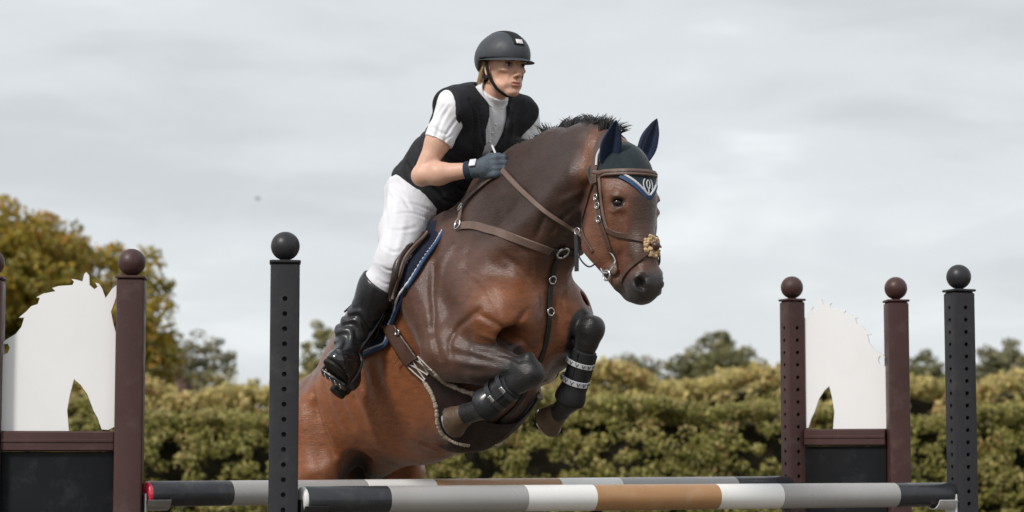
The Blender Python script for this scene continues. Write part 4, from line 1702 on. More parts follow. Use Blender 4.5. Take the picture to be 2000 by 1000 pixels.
# ------------------------------------------------------------------ bridle
bridle = empty('bridle', L2W(A(1.0, 0, 1.9)), 'brown leather bridle with crossed noseband on the horse\'s head', 'bridle')
zb_ = hp(1166, 340, -.10)[2]
zf_ = hp(1262, 338, 0)[2]
uu = A(1.0, 0, (zf_ - zb_) / .12)
P, N = ring_path(A(.945, 0, zb_), uu, A(0, 1, 0), -100, 100, 40, .006, also=BB)
MB().strap(P, N, .023, .008).build('browband', m_leather_w, bridle)
MB().strap([p + n_ * .004 for p, n_ in zip(P, N)], N, .006, .005).build('raised_piping', m_leather, bridle)
# headpiece over the poll
P, N = ring_path(A(.93, 0, 2.06), A(-.18, 0, .98), A(0, 1, 0), -100, 100, 30, .005, also=BB)
MB().strap(P, N, .030, .006).build('headpiece', m_leather, bridle)


def both(name, px, off, w, th, m, parent=None, step=6):
    P, N = path_px(px, off, step=step)
    a = MB().strap(P, N, w, th).build(name, m, parent or bridle)
    MB().strap(mirror(P)[::-1], mirror_dir(N)[::-1], w, th).build(name, m, parent or bridle)
    return P, N


both('cheekpiece', [(1164, 346), (1167, 375), (1170, 405), (1176, 440), (1186, 468), (1193, 490)], .006, .019, .006, m_leather)
both('noseband_hanger', [(1171, 348), (1175, 378), (1178, 410), (1184, 438), (1190, 452)], .005, .012, .005, m_leather_w)
both('throat_lash', [(1163, 348), (1152, 380), (1142, 412), (1138, 440), (1143, 468), (1158, 492)], .005, .012, .005, m_leather)
Pn, Nn = both('upper_nose_strap', [(1187, 448), (1205, 457), (1230, 463), (1255, 469), (1272, 476)], .006, .020, .007, m_leather)
both('lower_nose_strap', [(1271, 488), (1255, 500), (1238, 516), (1222, 534), (1212, 549)], .006, .017, .006, m_leather)
# chin strap joining both sides
a, n1 = cast(1213, 548, off=.006)
aL = W2L(a)
P, N = [], []
for t in np.linspace(-1, 1, 13):
    P.append(L2W(A(aL[0] - .035 * (1 - t * t), t * abs(aL[1]), aL[2] + .012 * (1 - t * t))))
    N.append(HROT @ A(-1, 0, -.3))
MB().strap(P, N, .016, .006).build('chin_strap', m_leather, bridle)
# sheepskin pad under the crossing
pc, pn = cast(1272, 483, off=.010)
pcL = W2L(pc)
pcL[1] = 0
h = HBVH.ray_cast(Vector(L2W(pcL + A(.3, 0, 0))), Vector(-HF))
pc, pn = np.array(h[0]), np.array(h[1])
mb = MB()
sx = HL
sy = np.cross(pn, sx)
for k in range(150):
    a = g_.uniform(0, 2 * math.pi)
    rr = .036 * g_.uniform(.50, 1.0)
    q = pc + sx * math.cos(a) * rr + sy * math.sin(a) * rr * 1.0
    q, nq = snap(q, .007)
    mb.ball(q + g_.normal(size=3) * .0025, g_.uniform(.004, .008), n=7, m=5)
mb.build('sheepskin_pad', m_fluff, bridle)
MB().box(pc + pn * .014, (.03, .03, .012), HROT, bev=.004).ball(pc + pn * .016, (.016, .016, .016), n=16, m=8).build('crossing_piece', m_leather, bridle)
# buckles on the cheekpiece
def buckle(u, v, parent, size=.018, bvh=None, off=.011, mm=None, tdir=None):
    h_ = cast(u, v, bvh, off)
    if h_ is None:
        return
    c_, n_ = h_
    t_ = np.asarray(tdir if tdir is not None else A(0, 0, 1), float)
    t_ = t_ - n_ * (t_ @ n_)
    t_ /= np.linalg.norm(t_)
    b_ = np.cross(n_, t_)
    q = [c_ + t_ * a * size + b_ * b * size * .7 for a, b in ((-.5, -.7), (-.5, .7), (.5, .7), (.5, -.7))]
    MB().tube(smooth_path(q, 3, True), .0022, n=6, closed=True).tube([q[0] * .5 + q[1] * .5, c_ + t_ * size * .5 + n_ * .002], .0016, n=6).build('buckle', mm or m_steel, parent)


buckle(1168, 385, bridle)
buckle(1171, 402, bridle)
buckle(1173, 428, bridle)
# bit: ring and mouthpiece
for s in (-1, 1):
    c0 = hp(1189, 512, -.062)
    c0[1] = s * .064
    pts = [L2W(c0 + A(math.cos(a) * .036, -s * .004 * math.cos(a) * 0 + s * .012 * abs(math.sin(a)), math.sin(a) * .040)) for a in np.linspace(0, 2 * math.pi, 26)[:-1]]
    MB().tube(pts, .0045, n=10, closed=True).build('bit_ring', m_steel, bridle)
    pts = [L2W(c0 + A(.004 + math.cos(a) * .017, s * .012, -.048 + math.sin(a) * .018)) for a in np.linspace(0, 2 * math.pi, 18)[:-1]]
    MB().tube(pts, .0035, n=8, closed=True).build('bit_ring', m_steel, bridle)
    c1 = c0 + A(.030, s * .006, -.028)
    gd = []
    for (rr, hh) in ((.008, -.004), (.021, -.003), (.022, .002), (.008, .004)):
        gd.append((rr, hh))
    MB().lathe(gd, L2W(c1), HL * s, n=22).build('bit_guard', m_leather_w, bridle)
MB().tube([L2W(hp(1189, 512, -.062) * A(1, 0, 1) + A(.03, yv, -.026)) for yv in (-.07, -.02, 0, .02, .07)], .007, n=8).build('mouthpiece', m_steel, bridle)

# reins: hand to martingale ring to bit, both sides
HAND_R = hp(986, 331, -.085)
RING = hp(1130, 452, -.075)
BITR = hp(1182, 508, -.070)


def rein():
    P, N = [], []
    for t in np.linspace(0, 1, 26):
        u_, v_ = 984 + (1124 - 984) * t, 334 + (448 - 334) * t + 10 * math.sin(t * math.pi)
        h_ = cast(u_, v_, off=.011)
        q = L2W(hp(u_, v_, -.13 + .05 * t)) if h_ is None or W2L(h_[0])[1] > 0 else h_[0]
        P.append(q)
    P = ease(P, 4)
    rg, bt = RING, BITR
    for t in np.linspace(0, 1, 9):
        P.append(L2W(rg * (1 - t) + bt * t + A(0, 0, -.012 * math.sin(t * math.pi))))
    return ease(P, 3)


reins = empty('reins', L2W(A(.6, 0, 2.0)), 'brown rubber covered reins from the rider\'s gloves to the bit', 'reins')
P0 = rein()
for side in (1, -1):
    P = P0 if side > 0 else mirror(P0)
    N = [HROT @ A(.1, -1.0 if side > 0 else 1.0, .35) for _ in P]
    MB().strap(P, N, list(np.linspace(.020, .011, len(P))), .005).build('rein', m_leather_w, reins)

# ------------------------------------------------------------------ breastplate with martingale
bplate = empty('breastplate', L2W(A(.3, 0, 1.75)), 'brown leather breastplate crossing the horse\'s shoulder and chest', 'breastplate')
NSK = [(900, 442), (925, 440), (960, 450), (1000, 463), (1040, 477), (1075, 490)]
P, N = path_px(NSK, .006)
MB().strap(P, N, .031, .006).build('shoulder_strap', m_leather_w, bplate)
MB().strap(mirror(P)[::-1], mirror_dir(N)[::-1], .031, .006).build('shoulder_strap', m_leather_w, bplate)
rc, rn = cast(1081, 491, off=.012)
rcL = W2L(rc)
rcL[1] = 0
rcL[2] = hp(1081, 491, 0)[2]
h = HBVH.ray_cast(Vector(L2W(A(.72, 0, rcL[2]))), Vector(-HF))
rc = np.array(h[0]) + np.array(h[1]) * .014
rn = np.array(h[1])
t1 = HL
t2 = np.cross(rn, t1)
MB().tube([rc + t1 * math.cos(a) * .024 + t2 * math.sin(a) * .024 for a in np.linspace(0, 2 * math.pi, 20)[:-1]], .0055, n=8, closed=True).build('centre_ring', m_steel, bplate)
MB().lathe([(.0, -.006), (.022, -.004), (.020, .003), (.0, .004)], rc - rn * .006, rn, n=18).build('ring_backing', m_leather_k, bplate)
for s in (-1, 1):                                                       # straps meeting at the ring
    e0 = P[-1] if s < 0 else mirror([P[-1]])[0]
    pp, nn = snap_path([e0, (e0 + rc) / 2, rc], .008)
    MB().strap(pp, nn, .028, .006).build('strap_end', m_leather_k, bplate)
# centre strap down the breast and between the forelegs
pts = []
for zz_ in np.linspace(rcL[2] - .02, 1.44, 12):
    h = HBVH.ray_cast(Vector(L2W(A(.72, 0, zz_))), Vector(-HF))
    pts.append(np.array(h[0]))
for xx_ in np.linspace(.44, .16, 8):
    h = TBVH.ray_cast(Vector(L2W(A(xx_, 0, .5))), Vector((0, 0, 1)))
    pts.append(np.array(h[0]))
pts = ease(pts, 3)
PP, NN = snap_path(pts, .007, HBVH, 2)
MB().strap(ease(PP, 3), NN, .021, .006).build('centre_strap', m_leather_k, bplate)
for zz_ in (hp(1076, 545, 0)[2], hp(1076, 608, 0)[2]):
    k = min(range(len(PP)), key=lambda i: abs(W2L(PP[i])[2] - zz_) + (0 if W2L(PP[i])[0] > .45 else 1))
    c_, n_ = PP[k] + NN[k] * .006, NN[k]
    t_ = A(0, 0, 1) - n_ * n_[2]
    t_ /= np.linalg.norm(t_)
    b_ = np.cross(n_, t_)
    MB().tube([c_ + t_ * .014 * math.cos(a) + b_ * .016 * math.sin(a) for a in np.linspace(0, 2 * math.pi, 16)[:-1]], .0032, n=6, closed=True).build('buckle', m_steel, bplate)
# wither strap with its rings
P, N = path_px([(898, 440), (902, 420), (908, 400), (925, 380), (945, 362), (966, 346)], .010)
MB().strap(P, N, [.018] * len(P), .005).build('wither_strap', m_leather_w, bplate)
MB().strap(mirror(P)[::-1], mirror_dir(N)[::-1], [.018] * len(P), .005).build('wither_strap', m_leather_w, bplate)
for (u_, v_, r_) in ((898, 440, .020), (904, 407, .016)):
    h_ = cast(u_, v_, off=.013)
    if h_:
        c_, n_ = h_
        t_ = A(0, 0, 1) - n_ * n_[2]
        t_ /= np.linalg.norm(t_)
        b_ = np.cross(n_, t_)
        MB().tube([c_ + t_ * r_ * math.cos(a) + b_ * r_ * .7 * math.sin(a) for a in np.linspace(0, 2 * math.pi, 16)[:-1]], .0035, n=6, closed=True).build('ring', m_steel, bplate)
# martingale fork hanging from the rein, with a thin cord
f0 = RING + A(-.004, -.01, -.012)
f1 = hp(1126, 530, -.085)
MB().strap(L2W(np.array(smooth_path([f0, (f0 + f1) / 2 + A(.002, 0, 0), f1], 5))), [HROT @ A(.4, -1, 0)] * 11, .016, .005).build('fork_strap', m_leather_k, bplate)
MB().tube(L2W(np.array([RING + A(math.cos(a) * .013, -.006, math.sin(a) * .013) for a in np.linspace(0, 2 * math.pi, 16)[:-1]])), .0028, n=6, closed=True).build('martingale_ring', m_steel, bplate)
cord = [hp(1127, 478, -.08), hp(1133, 505, -.082), hp(1150, 521, -.082), hp(1166, 512, -.078), hp(1178, 500, -.072)]
MB().tube(L2W(np.array(smooth_path(cord, 5))), .003, n=6).build('cord', m_leather_k, bplate)

# ------------------------------------------------------------------ saddle pad, saddle, girth
AX0, AX1 = A(.10, 0, 1.55), A(-.55, 0, 1.38)
AXL = np.linalg.norm(AX1 - AX0)
AXT = (AX1 - AX0) / AXL
AXN = A(AXT[2], 0, -AXT[0])
AXN = AXN if AXN[2] > 0 else -AXN


def barrel(s, phi, off, side=-1):
    """world point on the horse's barrel: s along the back, phi degrees down from the spine"""
    c0 = AX0 + AXT * AXL * s
    d = AXN * math.cos(R(phi)) + A(0, side, 0) * math.sin(R(phi))
    h_ = TBVH.ray_cast(Vector(L2W(c0 + d * .9)), Vector(-(HROT @ d)))
    n_ = np.array(h_[1])
    return np.array(h_[0]) + n_ * off, n_


def to_sphi(u, v):
    p = W2L(cast(u, v, TBVH)[0])
    q = p - AX0
    return (q @ AXT) / AXL, math.degrees(math.atan2(-q[1], q @ AXN))


fe_ = sorted([to_sphi(u, v)[::-1] for u, v in ((872, 452), (840, 500), (815, 540), (795, 575), (776, 612), (766, 645))])
fphi = [q[0] for q in fe_]
fs = [q[1] for q in fe_]


def s_front(phi):
    return float(np.interp(phi, fphi, fs))


PHI_B = to_sphi(742, 682)[1]


def patch(name, m, parent, side, phi0, phi1, sf, sb, off, n=26, k=22, thick=.006, corner=.12, seam=None):
    """sheet laid on the barrel between angles phi0..phi1 and s limits sf(phi)..sb(phi)"""
    v, f = [], []
    for lay in (0, 1):
        for i in range(n):
            t = i / (n - 1)
            phi = phi0 + (phi1 - phi0) * t
            a, b = sf(phi), sb(phi)
            if corner and t > 1 - corner:                               # round the lower corners
                q = (t - (1 - corner)) / corner
                ins = (1 - math.sqrt(max(0, 1 - q * q))) * corner * .9
                a, b = a + ins * (b - a), b - ins * (b - a)
            for j in range(k):
                s_ = a + (b - a) * j / (k - 1)
                p, nn = barrel(s_, phi, off + lay * thick, side)
                v.append(p)
    m_ = n * k
    for i in range(n - 1):
        for j in range(k - 1):
            q = (i * k + j, i * k + j + 1, (i + 1) * k + j + 1, (i + 1) * k + j)
            f.append(tuple(m_ + w_ for w_ in q))
            f.append(q[::-1])
    ring = [j for j in range(k)] + [i * k + k - 1 for i in range(1, n)] + [(n - 1) * k + j for j in range(k - 2, -1, -1)] + [i * k for i in range(n - 2, 0, -1)]
    for a, b in zip(ring, ring[1:] + ring[:1]):
        f.append((a, b, m_ + b, m_ + a))
    o = mesh_obj(name, v, f, m, parent)
    fix_normals(o)
    border = [v[m_ + i * k] for i in range(n)] + [v[m_ + (n - 1) * k + j] for j in range(1, k)] + [v[m_ + i * k + k - 1] for i in range(n - 2, -1, -1)]
    return o, border


m_padk = mat('dark_navy_pad', (.007, .011, .026), .8, .25, var=.2, vscale=20, bump=.25, bscale=200, sheen=.15)
pad = empty('saddle_pad', L2W(A(-.2, 0, 1.7)), 'navy saddle pad edged with white rope under the saddle', 'saddle pad')
for side in (-1, 1):
    _, bd = patch('pad_side', m_padk, pad, side, 2.0, PHI_B, lambda ph: s_front(ph), lambda ph: max(.52 + .10 * (ph / 90), s_front(ph) + .2), .006, thick=.008)
    bd = ease(bd, 2)
    MB().tube(bd, .0075, n=8).build('blue_binding', m_blue, pad)
    ins = []
    for p in bd:
        q, nn = snap(p, .019, TBVH)
        ins.append(q)
    # white rope, set a little inside the binding
    cen = L2W(A(-.22, side * .27, 1.60))
    ins = [p + (cen - p) / np.linalg.norm(cen - p) * .013 for p in ins]
    tw = []
    for i, p in enumerate(smooth_path(ins, 4)):
        tw.append(p)
    rr = [.0042 + .0012 * math.sin(i * 2.1) for i in range(len(tw))]
    MB().tube(tw, rr, n=6).build('white_rope', m_rope, pad)

saddle = empty('saddle', L2W(A(-.2, 0, 1.85)), 'dark brown close contact jumping saddle under the rider', 'saddle')
Q = Solid((-.62, -.25, 1.55), (.12, .25, 2.12), .006)
Q.cap((-.02, 0, 1.955), (-.24, 0, 1.875), .070, .065, .0, sq=1.2)
Q.chain([A(.01, 0, 1.99), A(-.09, 0, 1.945), A(-.19, 0, 1.895), A(-.27, 0, 1.875), A(-.33, 0, 1.880)], [.042, .045, .05, .05, .042], .05, sq=1.4)
for s in (-1, 1):
    Q.cap((-.28, s * .05, 1.86), (-.33, s * .09, 1.83), .045, .035, .05)
    Q.cap((-.01, s * .05, 1.96), (.03, s * .12, 1.86), .040, .030, .04)
    Q.cap((-.08, s * .07, 1.89), (-.26, s * .09, 1.80), .055, .045, .05)
    Q.cap((.0, s * .085, 1.85), (-.28, s * .085, 1.76), .055, .055, .05)
v, f = Q.mesh(relax=2)
mesh_obj('seat', L2W(v), f, m_saddle, saddle)
for side in (-1, 1):
    patch('flap', m_saddle, saddle, side, 24, PHI_B - 7, lambda ph: s_front(ph) + .06 + .04 * max(0, (45 - ph) / 45), lambda ph: max(.42 + .06 * math.sin(ph / 90 * 3), s_front(ph) + .16), .026, thick=.007, corner=.22)
    pts = [barrel(s_front(ph) + .095, ph, .040, side)[0] for ph in np.linspace(40, 66, 10)]
    MB().tube(pts, [.006, .011, .014, .016, .017, .017, .016, .014, .011, .006], n=12).build('knee_block', m_saddle, saddle)
    pts = [barrel(s_front(ph) + .075, ph, .036, side)[0] for ph in np.linspace(26, 66, 18)]
    MB().tube(ease(pts, 2), .006, n=8).build('flap_edge', m_leather_w, saddle)

m_guard = mat('dark_guard_leather', (.020, .010, .009), .5, .35, var=.2, vscale=12, bump=.15, bscale=100)
girth = empty('girth', L2W(A(.1, 0, 1.2)), 'brown belly guard girth edged with cream fleece under the horse', 'girth')


def sheet_px(name, left, right, off, thick, m, parent, n=22, k=9, bvh=None):
    """sheet between two photo polylines, laid on the trunk, and its mirror on the far side"""
    lp = smooth_path([A(a, b, 0) for a, b in left], 8)
    rp = smooth_path([A(a, b, 0) for a, b in right], 8)
    G, GN = [], []
    for i in range(n):
        t = i / (n - 1)
        a = lp[int(round(t * (len(lp) - 1)))]
        b = rp[int(round(t * (len(rp) - 1)))]
        row, rown = [], []
        for j in range(k):
            q = a + (b - a) * j / (k - 1)
            h_ = cast(q[0], q[1], bvh or TBVH)
            if h_ is None:
                p0 = at(q[0], q[1], 8.55)
                h_ = snap(p0, 0, bvh or TBVH)
            row.append(h_[0])
            rown.append(h_[1])
        G.append(row)
        GN.append(rown)
    G, GN = np.array(G), np.array(GN)
    for mir in (False, True):
        v = np.concatenate([(G + GN * off).reshape(-1, 3), (G + GN * (off + thick)).reshape(-1, 3)])
        if mir:
            v = np.array(mirror(v))
        m_ = n * k
        f = []
        for i in range(n - 1):
            for j in range(k - 1):
                q = (i * k + j, i * k + j + 1, (i + 1) * k + j + 1, (i + 1) * k + j)
                f += [q[::-1], tuple(m_ + w_ for w_ in q)]
        ring = list(range(k)) + [i * k + k - 1 for i in range(1, n)] + [(n - 1) * k + j for j in range(k - 2, -1, -1)] + [i * k for i in range(n - 2, 0, -1)]
        for a, b in zip(ring, ring[1:] + ring[:1]):
            f.append((a, b, m_ + b, m_ + a))
        o = mesh_obj(name, v, f, m, parent)
        fix_normals(o)
    return G + GN * (off + thick)


def fleece_edge(P, r, parent):
    P = smooth_path(P, 4)
    g2 = np.random.default_rng(8)
    rr = [r * (1 + .16 * g2.normal()) for _ in P]
    MB().tube(P, rr, n=9).build('fleece_edge', m_fleece, parent)
    MB().tube(mirror(P), rr, n=9).build('fleece_edge', m_fleece, parent)


E1 = sheet_px('leather_end', [(756, 640), (772, 668), (790, 698), (803, 714)], [(782, 636), (800, 660), (818, 682), (828, 694)], .024, .010, m_leather, girth)
E2 = sheet_px('elastic_base', [(801, 711), (815, 724), (835, 741)], [(826, 692), (838, 703), (851, 716)], .016, .006, m_leather, girth, n=10)
for (ka, kb) in ((0, 0), (1, 4), (4, 1), (5, 8), (8, 5), (8, 8)):
    P = [E2[i, int(round(ka + (kb - ka) * i / 9))] + (E2[i, int(round(ka + (kb - ka) * i / 9))] - W_MID * A(1, 1, 0) - A(0, 0, 1.5)) * .008 for i in range(10)]
    MB().tube(ease(P, 2), .0032, n=6).build('elastic_cord', m_elastic, girth)
    MB().tube(mirror(ease(P, 2)), .0032, n=6).build('elastic_cord', m_elastic, girth)
E3 = sheet_px('belly_guard', [(834, 741), (850, 765), (860, 795), (863, 822), (872, 842), (892, 855), (915, 860)],
              [(852, 716), (872, 736), (900, 756), (928, 765), (950, 768), (970, 768), (985, 766)], .014, .008, m_guard, girth, n=30, k=14)
fleece_edge([p for p in E3[:, 0]], .0085, girth)
fleece_edge([p for p in E3[:, -1]], .0085, girth)
# the part below the breastbone that joins both sides
bt = []
for yv in np.linspace(-.10, .10, 9):
    row = []
    for xv in np.linspace(.04, .27, 9):
        h_ = TBVH.ray_cast(Vector(L2W(A(xv, yv, .4))), Vector((0, 0, 1)))
        row.append(np.array(h_[0]) + np.array(h_[1]) * .016)
    bt.append(row)
bt = np.array(bt).reshape(-1, 3)
f = [(i * 9 + j, i * 9 + j + 1, (i + 1) * 9 + j + 1, (i + 1) * 9 + j) for i in range(8) for j in range(8)]
o = mesh_obj('belly_plate', bt, f, m_guard, girth)
md = o.modifiers.new('th', 'SOLIDIFY')
md.thickness = .006
h_ = cast(790, 650, TBVH, .038)
MB().tube([h_[0] + HROT @ A(math.cos(a) * .011, 0, math.sin(a) * .011) for a in np.linspace(0, 6.28, 14)[:-1]], .003, n=6, closed=True).build('snap_ring', m_steel, girth)

# ------------------------------------------------------------------ tendon boots on the forelegs
def limb_frame(el, kn, fe):
    ax = (kn - el) / np.linalg.norm(kn - el)
    cx = (fe - kn) / np.linalg.norm(fe - kn)
    bk_ = -ax + cx * (ax @ cx)
    bk_ /= np.linalg.norm(bk_)
    return ax, cx, bk_


def tendon_boot(el, kn, fe, label, style):
    ax, cx, bk_ = limb_frame(el, kn, fe)
    ln = np.linalg.norm(fe - kn)
    lo = np.minimum(kn, fe) - .12
    hi = np.maximum(kn, fe) + .12
    root = empty('tendon_boot', L2W(fe), label, 'tendon boot', 'tendon boots on the forelegs')
    T = Solid(lo, hi, .0035)
    T.cap(kn, fe, .036, .033, .0, infl=.008)
    T.cap(kn + bk_ * .028 + cx * .03, fe + bk_ * .022, .024, .025, .02, infl=.009)
    T.ell(fe + bk_ * .012, (.048, .042, .046), .02, infl=.010)
    T.half(kn + cx * .092, -cx, .004)
    T.half(fe + cx * .022, cx, .006)
    v, f = T.mesh(relax=1)
    mesh_obj('lining', L2W(v), f, m_boot_soft, root)
    T = Solid(lo, hi, .0035)
    T.cap(kn + bk_ * .028 + cx * .03, fe + bk_ * .024, .026, .028, .0, infl=.012)
    T.ell(fe + bk_ * .016, (.048, .044, .046), .02, infl=.012)
    T.half(kn + cx * .104, -cx, .006)
    T.half(fe + cx * .014, cx, .006)
    v, f = T.mesh(relax=1)
    mesh_obj('shell', L2W(v), f, m_boot_shell, root)
    sd = np.cross(cx, bk_)
    for sg in (-1, 1):
        P = [L2W(kn + cx * q_ - bk_ * .020 + sd * sg * (.0405 - .02 * (q_ - .1))) for q_ in np.linspace(.10, ln + .01, 8)]
        MB().tube(P, .0028, n=6).build('edge_piping', m_boot_shell, root)
    for t, w in ((.50, .019), (.75, .021)):
        c_ = kn + cx * ln * t + bk_ * .012
        P, N = [], []
        for a in np.linspace(0, 2 * math.pi, 29)[:-1]:
            d = -bk_ * math.cos(a) * .060 + sd * math.sin(a) * .051
            P.append(L2W(c_ + d + bk_ * .004))
            N.append(HROT @ d)
        MB().strap(P, N, w, .004, closed=True).build('strap', m_boot_shell if style == 'dark' else m_strapw, root)
        if style != 'dark':                                              # dark zigzag print on the pale strap
            for a0 in np.linspace(0, 2 * math.pi, 15)[:-1]:
                pp, nn = [], []
                for a, hgt in ((a0, -.3), (a0 + .11, .3), (a0 + .22, -.3)):
                    d = -bk_ * math.cos(a) * .0628 + sd * math.sin(a) * .0538
                    pp.append(L2W(c_ + d + bk_ * .004 + cx * hgt * w))
                    nn.append(HROT @ d)
                MB().strap(pp, nn, .003, .0015).build('print_mark', m_boot_soft, root)
        else:
            for sg in (-1, 1):
                a = sg * 1.15
                d = -bk_ * math.cos(a) * .062 + sd * math.sin(a) * .053
                yy = d / np.linalg.norm(d)
                rot = np.stack([HROT @ cx, HROT @ np.cross(yy, cx), HROT @ yy], 1)
                MB().box(L2W(c_ + d + bk_ * .004), (.016, .026, .006), rot, bev=.002).build('stud_fastener', m_steel, root)
    return root


tendon_boot(ELB_R, KNE_R, FET_R, 'black tendon boot with metal studs on the horse\'s folded right foreleg', 'dark')
tendon_boot(ELB_L, KNE_L, FET_L, 'black tendon boot with pale patterned straps on the horse\'s left foreleg', 'white')

# ================================================================== the rider
m_skin = mat('skin', (1, 1, 1), .48, .4, var=.07, vscale=30, bump=.06, bscale=160, vcol=True, sss=.12)
m_hairb = mat('blond_hair', (.50, .34, .18), .5, .4, var=.3, vscale=60)
m_shirt = mat('white_shirt', (.80, .80, .83), .75, .25, var=.03, vscale=12, bump=.25, bscale=45, sheen=.1)
m_vest = mat('black_vest', (.017, .017, .021), .72, .3, var=.3, vscale=18, bump=.3, bscale=130, dirt=.12, dirt_col=(.05, .05, .055))
m_breech = mat('white_breeches', (.70, .70, .74), .70, .25, var=.03, vscale=9, bump=.2, bscale=30, sheen=.1)
m_rboot = mat('riding_boot_leather', (.014, .014, .016), .33, .5, var=.2, vscale=12, bump=.2, bscale=50, dirt=.12, dirt_col=(.07, .065, .06))
m_patent = mat('patent_toe', (.016, .016, .020), .12, .6, var=.1, vscale=12, coat=.5)
m_sole = mat('rubber_sole', (.016, .014, .011), .65, .3, var=.4, vscale=20, bump=.4, bscale=60, dirt=.3, dirt_col=(.07, .06, .03))
m_glove = mat('grey_navy_glove', (.085, .105, .13), .75, .25, var=.25, vscale=35, bump=.4, bscale=130)
m_glove_d = mat('navy_glove_cuff', (.022, .036, .062), .75, .25, var=.2, vscale=30, bump=.3, bscale=130)
m_helmet = mat('helmet_shell', (.048, .053, .062), .52, .45, var=.12, vscale=20, bump=.10, bscale=320, coat=.0)
m_helmet_k = mat('helmet_black', (.012, .012, .014), .7, .3, var=.2, vscale=20, bump=.3, bscale=200)
m_badge = mat('white_badge', (.75, .74, .76), .3, .5, var=.05)
m_lips = mat('lips', (.42, .15, .13), .42, .4, var=.08)
m_eyewhite = mat('eye_white', (.42, .39, .37), .15, .5, var=.03)
m_iris = mat('eye_iris', (.05, .035, .025), .1, .5, var=.05)
m_lash = mat('eyebrow_hair', (.075, .040, .025), .8, .2, var=.2)

HIP_R, KNEE_R, ANK_R = A(-.145, -.105, 2.085), hp(772, 505, -.30), hp(688, 655, -.385)
SH_R, EL_R, WR_R, HD_R = A(.195, -.165, 2.395), hp(824, 343, -.27), hp(927, 331, -.165), hp(968, 325, -.125)
SH_L, EL_L, WR_L, HD_L = A(.205, .165, 2.395), A(.20, .27, 2.14), A(.36, .16, 2.145), A(.425, .125, 2.15)
PELV, WAIST, CHEST, NECKB = A(-.125, 0, 2.115), A(-.02, 0, 2.235), A(.10, 0, 2.345), A(.19, 0, 2.445)
UP = (NECKB - PELV) / np.linalg.norm(NECKB - PELV)
FWD = A(UP[2], 0, -UP[0])
TROT = np.stack([FWD, A(0, 1, 0), UP], 1)            # torso frame
M2 = A(1, -1, 1)

# head frame
HYW = R(-7)                                          # turned a little to the rider's left of the horse's heading
hdx = A(math.cos(HYW), math.sin(HYW), -.10)
hdx /= np.linalg.norm(hdx)
hdy = np.cross(A(0, 0, 1), hdx)
hdy /= np.linalg.norm(hdy)
hdz = np.cross(hdx, hdy)
HDR = np.stack([hdx, hdy, hdz], 1)
HDC = hp(985, 131, 0)
K_ = .97


def HD(x_, y_, z_):
    return HDC + HDR @ (A(x_, y_, z_) * K_)


def torso(S, i=0.0, shr=.058):
    S.ell(PELV, (.125, .165, .125), .0, TROT, infl=i)
    S.ell(PELV + TROT @ A(-.045, 0, -.02), (.10, .15, .11), .05, TROT, infl=i)
    S.ell(WAIST, (.092, .128, .12), .07, TROT, infl=i)
    S.ell(CHEST, (.108, .150, .14), .08, TROT, infl=i)
    S.ell(CHEST + TROT @ A(.0, 0, .085), (.085, .165, .065), .06, TROT, infl=i)
    for s in (-1, 1):
        S.ell(CHEST + TROT @ A(.075, s * .068, -.01), (.052, .062, .06), .05, TROT, infl=i)
        S.ell((SH_R if s < 0 else SH_L) + A(-.005, 0, .0), (shr, shr, shr), .05, infl=i)


def neck(S, i=0.0):
    S.cap(NECKB - UP * .02, HD(-.022, 0, -.07), .054, .046, .03, infl=i)


def arm(S, sh, el, wr, i=0.0, k=.03):
    S.cap(sh, el * .5 + sh * .5, .047, .043, k, infl=i)
    S.cap(el * .5 + sh * .5, el, .043, .036, k, infl=i)
    S.ell(el, (.036, .036, .036), .012, infl=i)
    m_ = el * .68 + wr * .32
    S.cap(el, m_, .036, .0385, .015, infl=i)
    S.cap(m_, wr, .0385, .026, k, infl=i)


def leg(S, hip, kn, an, i=0.0):
    m_ = hip * .45 + kn * .55
    S.cap(hip, m_, .098, .076, .06, infl=i)
    S.cap(m_, kn, .076, .058, .05, infl=i)
    S.ell(kn, (.06, .058, .06), .04, infl=i)
    c_ = kn * .62 + an * .38
    S.cap(kn, c_, .055, .057, .04, infl=i)
    S.cap(c_, an, .055, .040, .04, infl=i)


def hand(S, wr, hd, side, i=0.0):
    """closed fist round the rein: palm, four curled fingers and a thumb on top"""
    d = (hd - wr) / np.linalg.norm(hd - wr)
    out = A(0, side, 0) - d * (A(0, side, 0) @ d)
    out /= np.linalg.norm(out)                                         # back of the hand faces outwards
    up_ = np.cross(d, out) * (1 if np.cross(d, out)[2] > 0 else -1)
    rot = np.stack([d, out, up_], 1)
    pc_ = wr + d * .045
    S.cap(wr, pc_, .026, .030, .015, infl=i)
    S.ell(pc_ + d * .008, (.046, .017, .040), .015, rot, infl=i)
    for q in range(4):
        zo = .030 - .020 * q
        ln_ = (.95, 1.05, 1.0, .82)[q]
        k0 = pc_ + d * .046 + up_ * zo + out * .006
        k1 = k0 + d * .026 * ln_ - out * .014
        k2 = k1 - d * .008 - out * .026 * ln_
        k3 = k2 - d * .024 + out * .004
        S.cap(pc_ + d * .02 + up_ * zo + out * .006, k0, .0105, .0105, .005, infl=i)
        S.cap(k0, k1, .0105, .0098, .004, infl=i)
        S.cap(k1, k2, .0098, .0092, .004, infl=i)
        S.cap(k2, k3, .0092, .0085, .004, infl=i)
    t0 = pc_ + up_ * .026 - d * .012 - out * .008
    t1 = t0 + up_ * .016 + d * .028 - out * .008
    t2 = t1 + d * .032 + up_ * .000 - out * .006
    S.cap(t0, t1, .0125, .0115, .008, infl=i)
    S.cap(t1, t2, .0115, .0095, .005, infl=i)


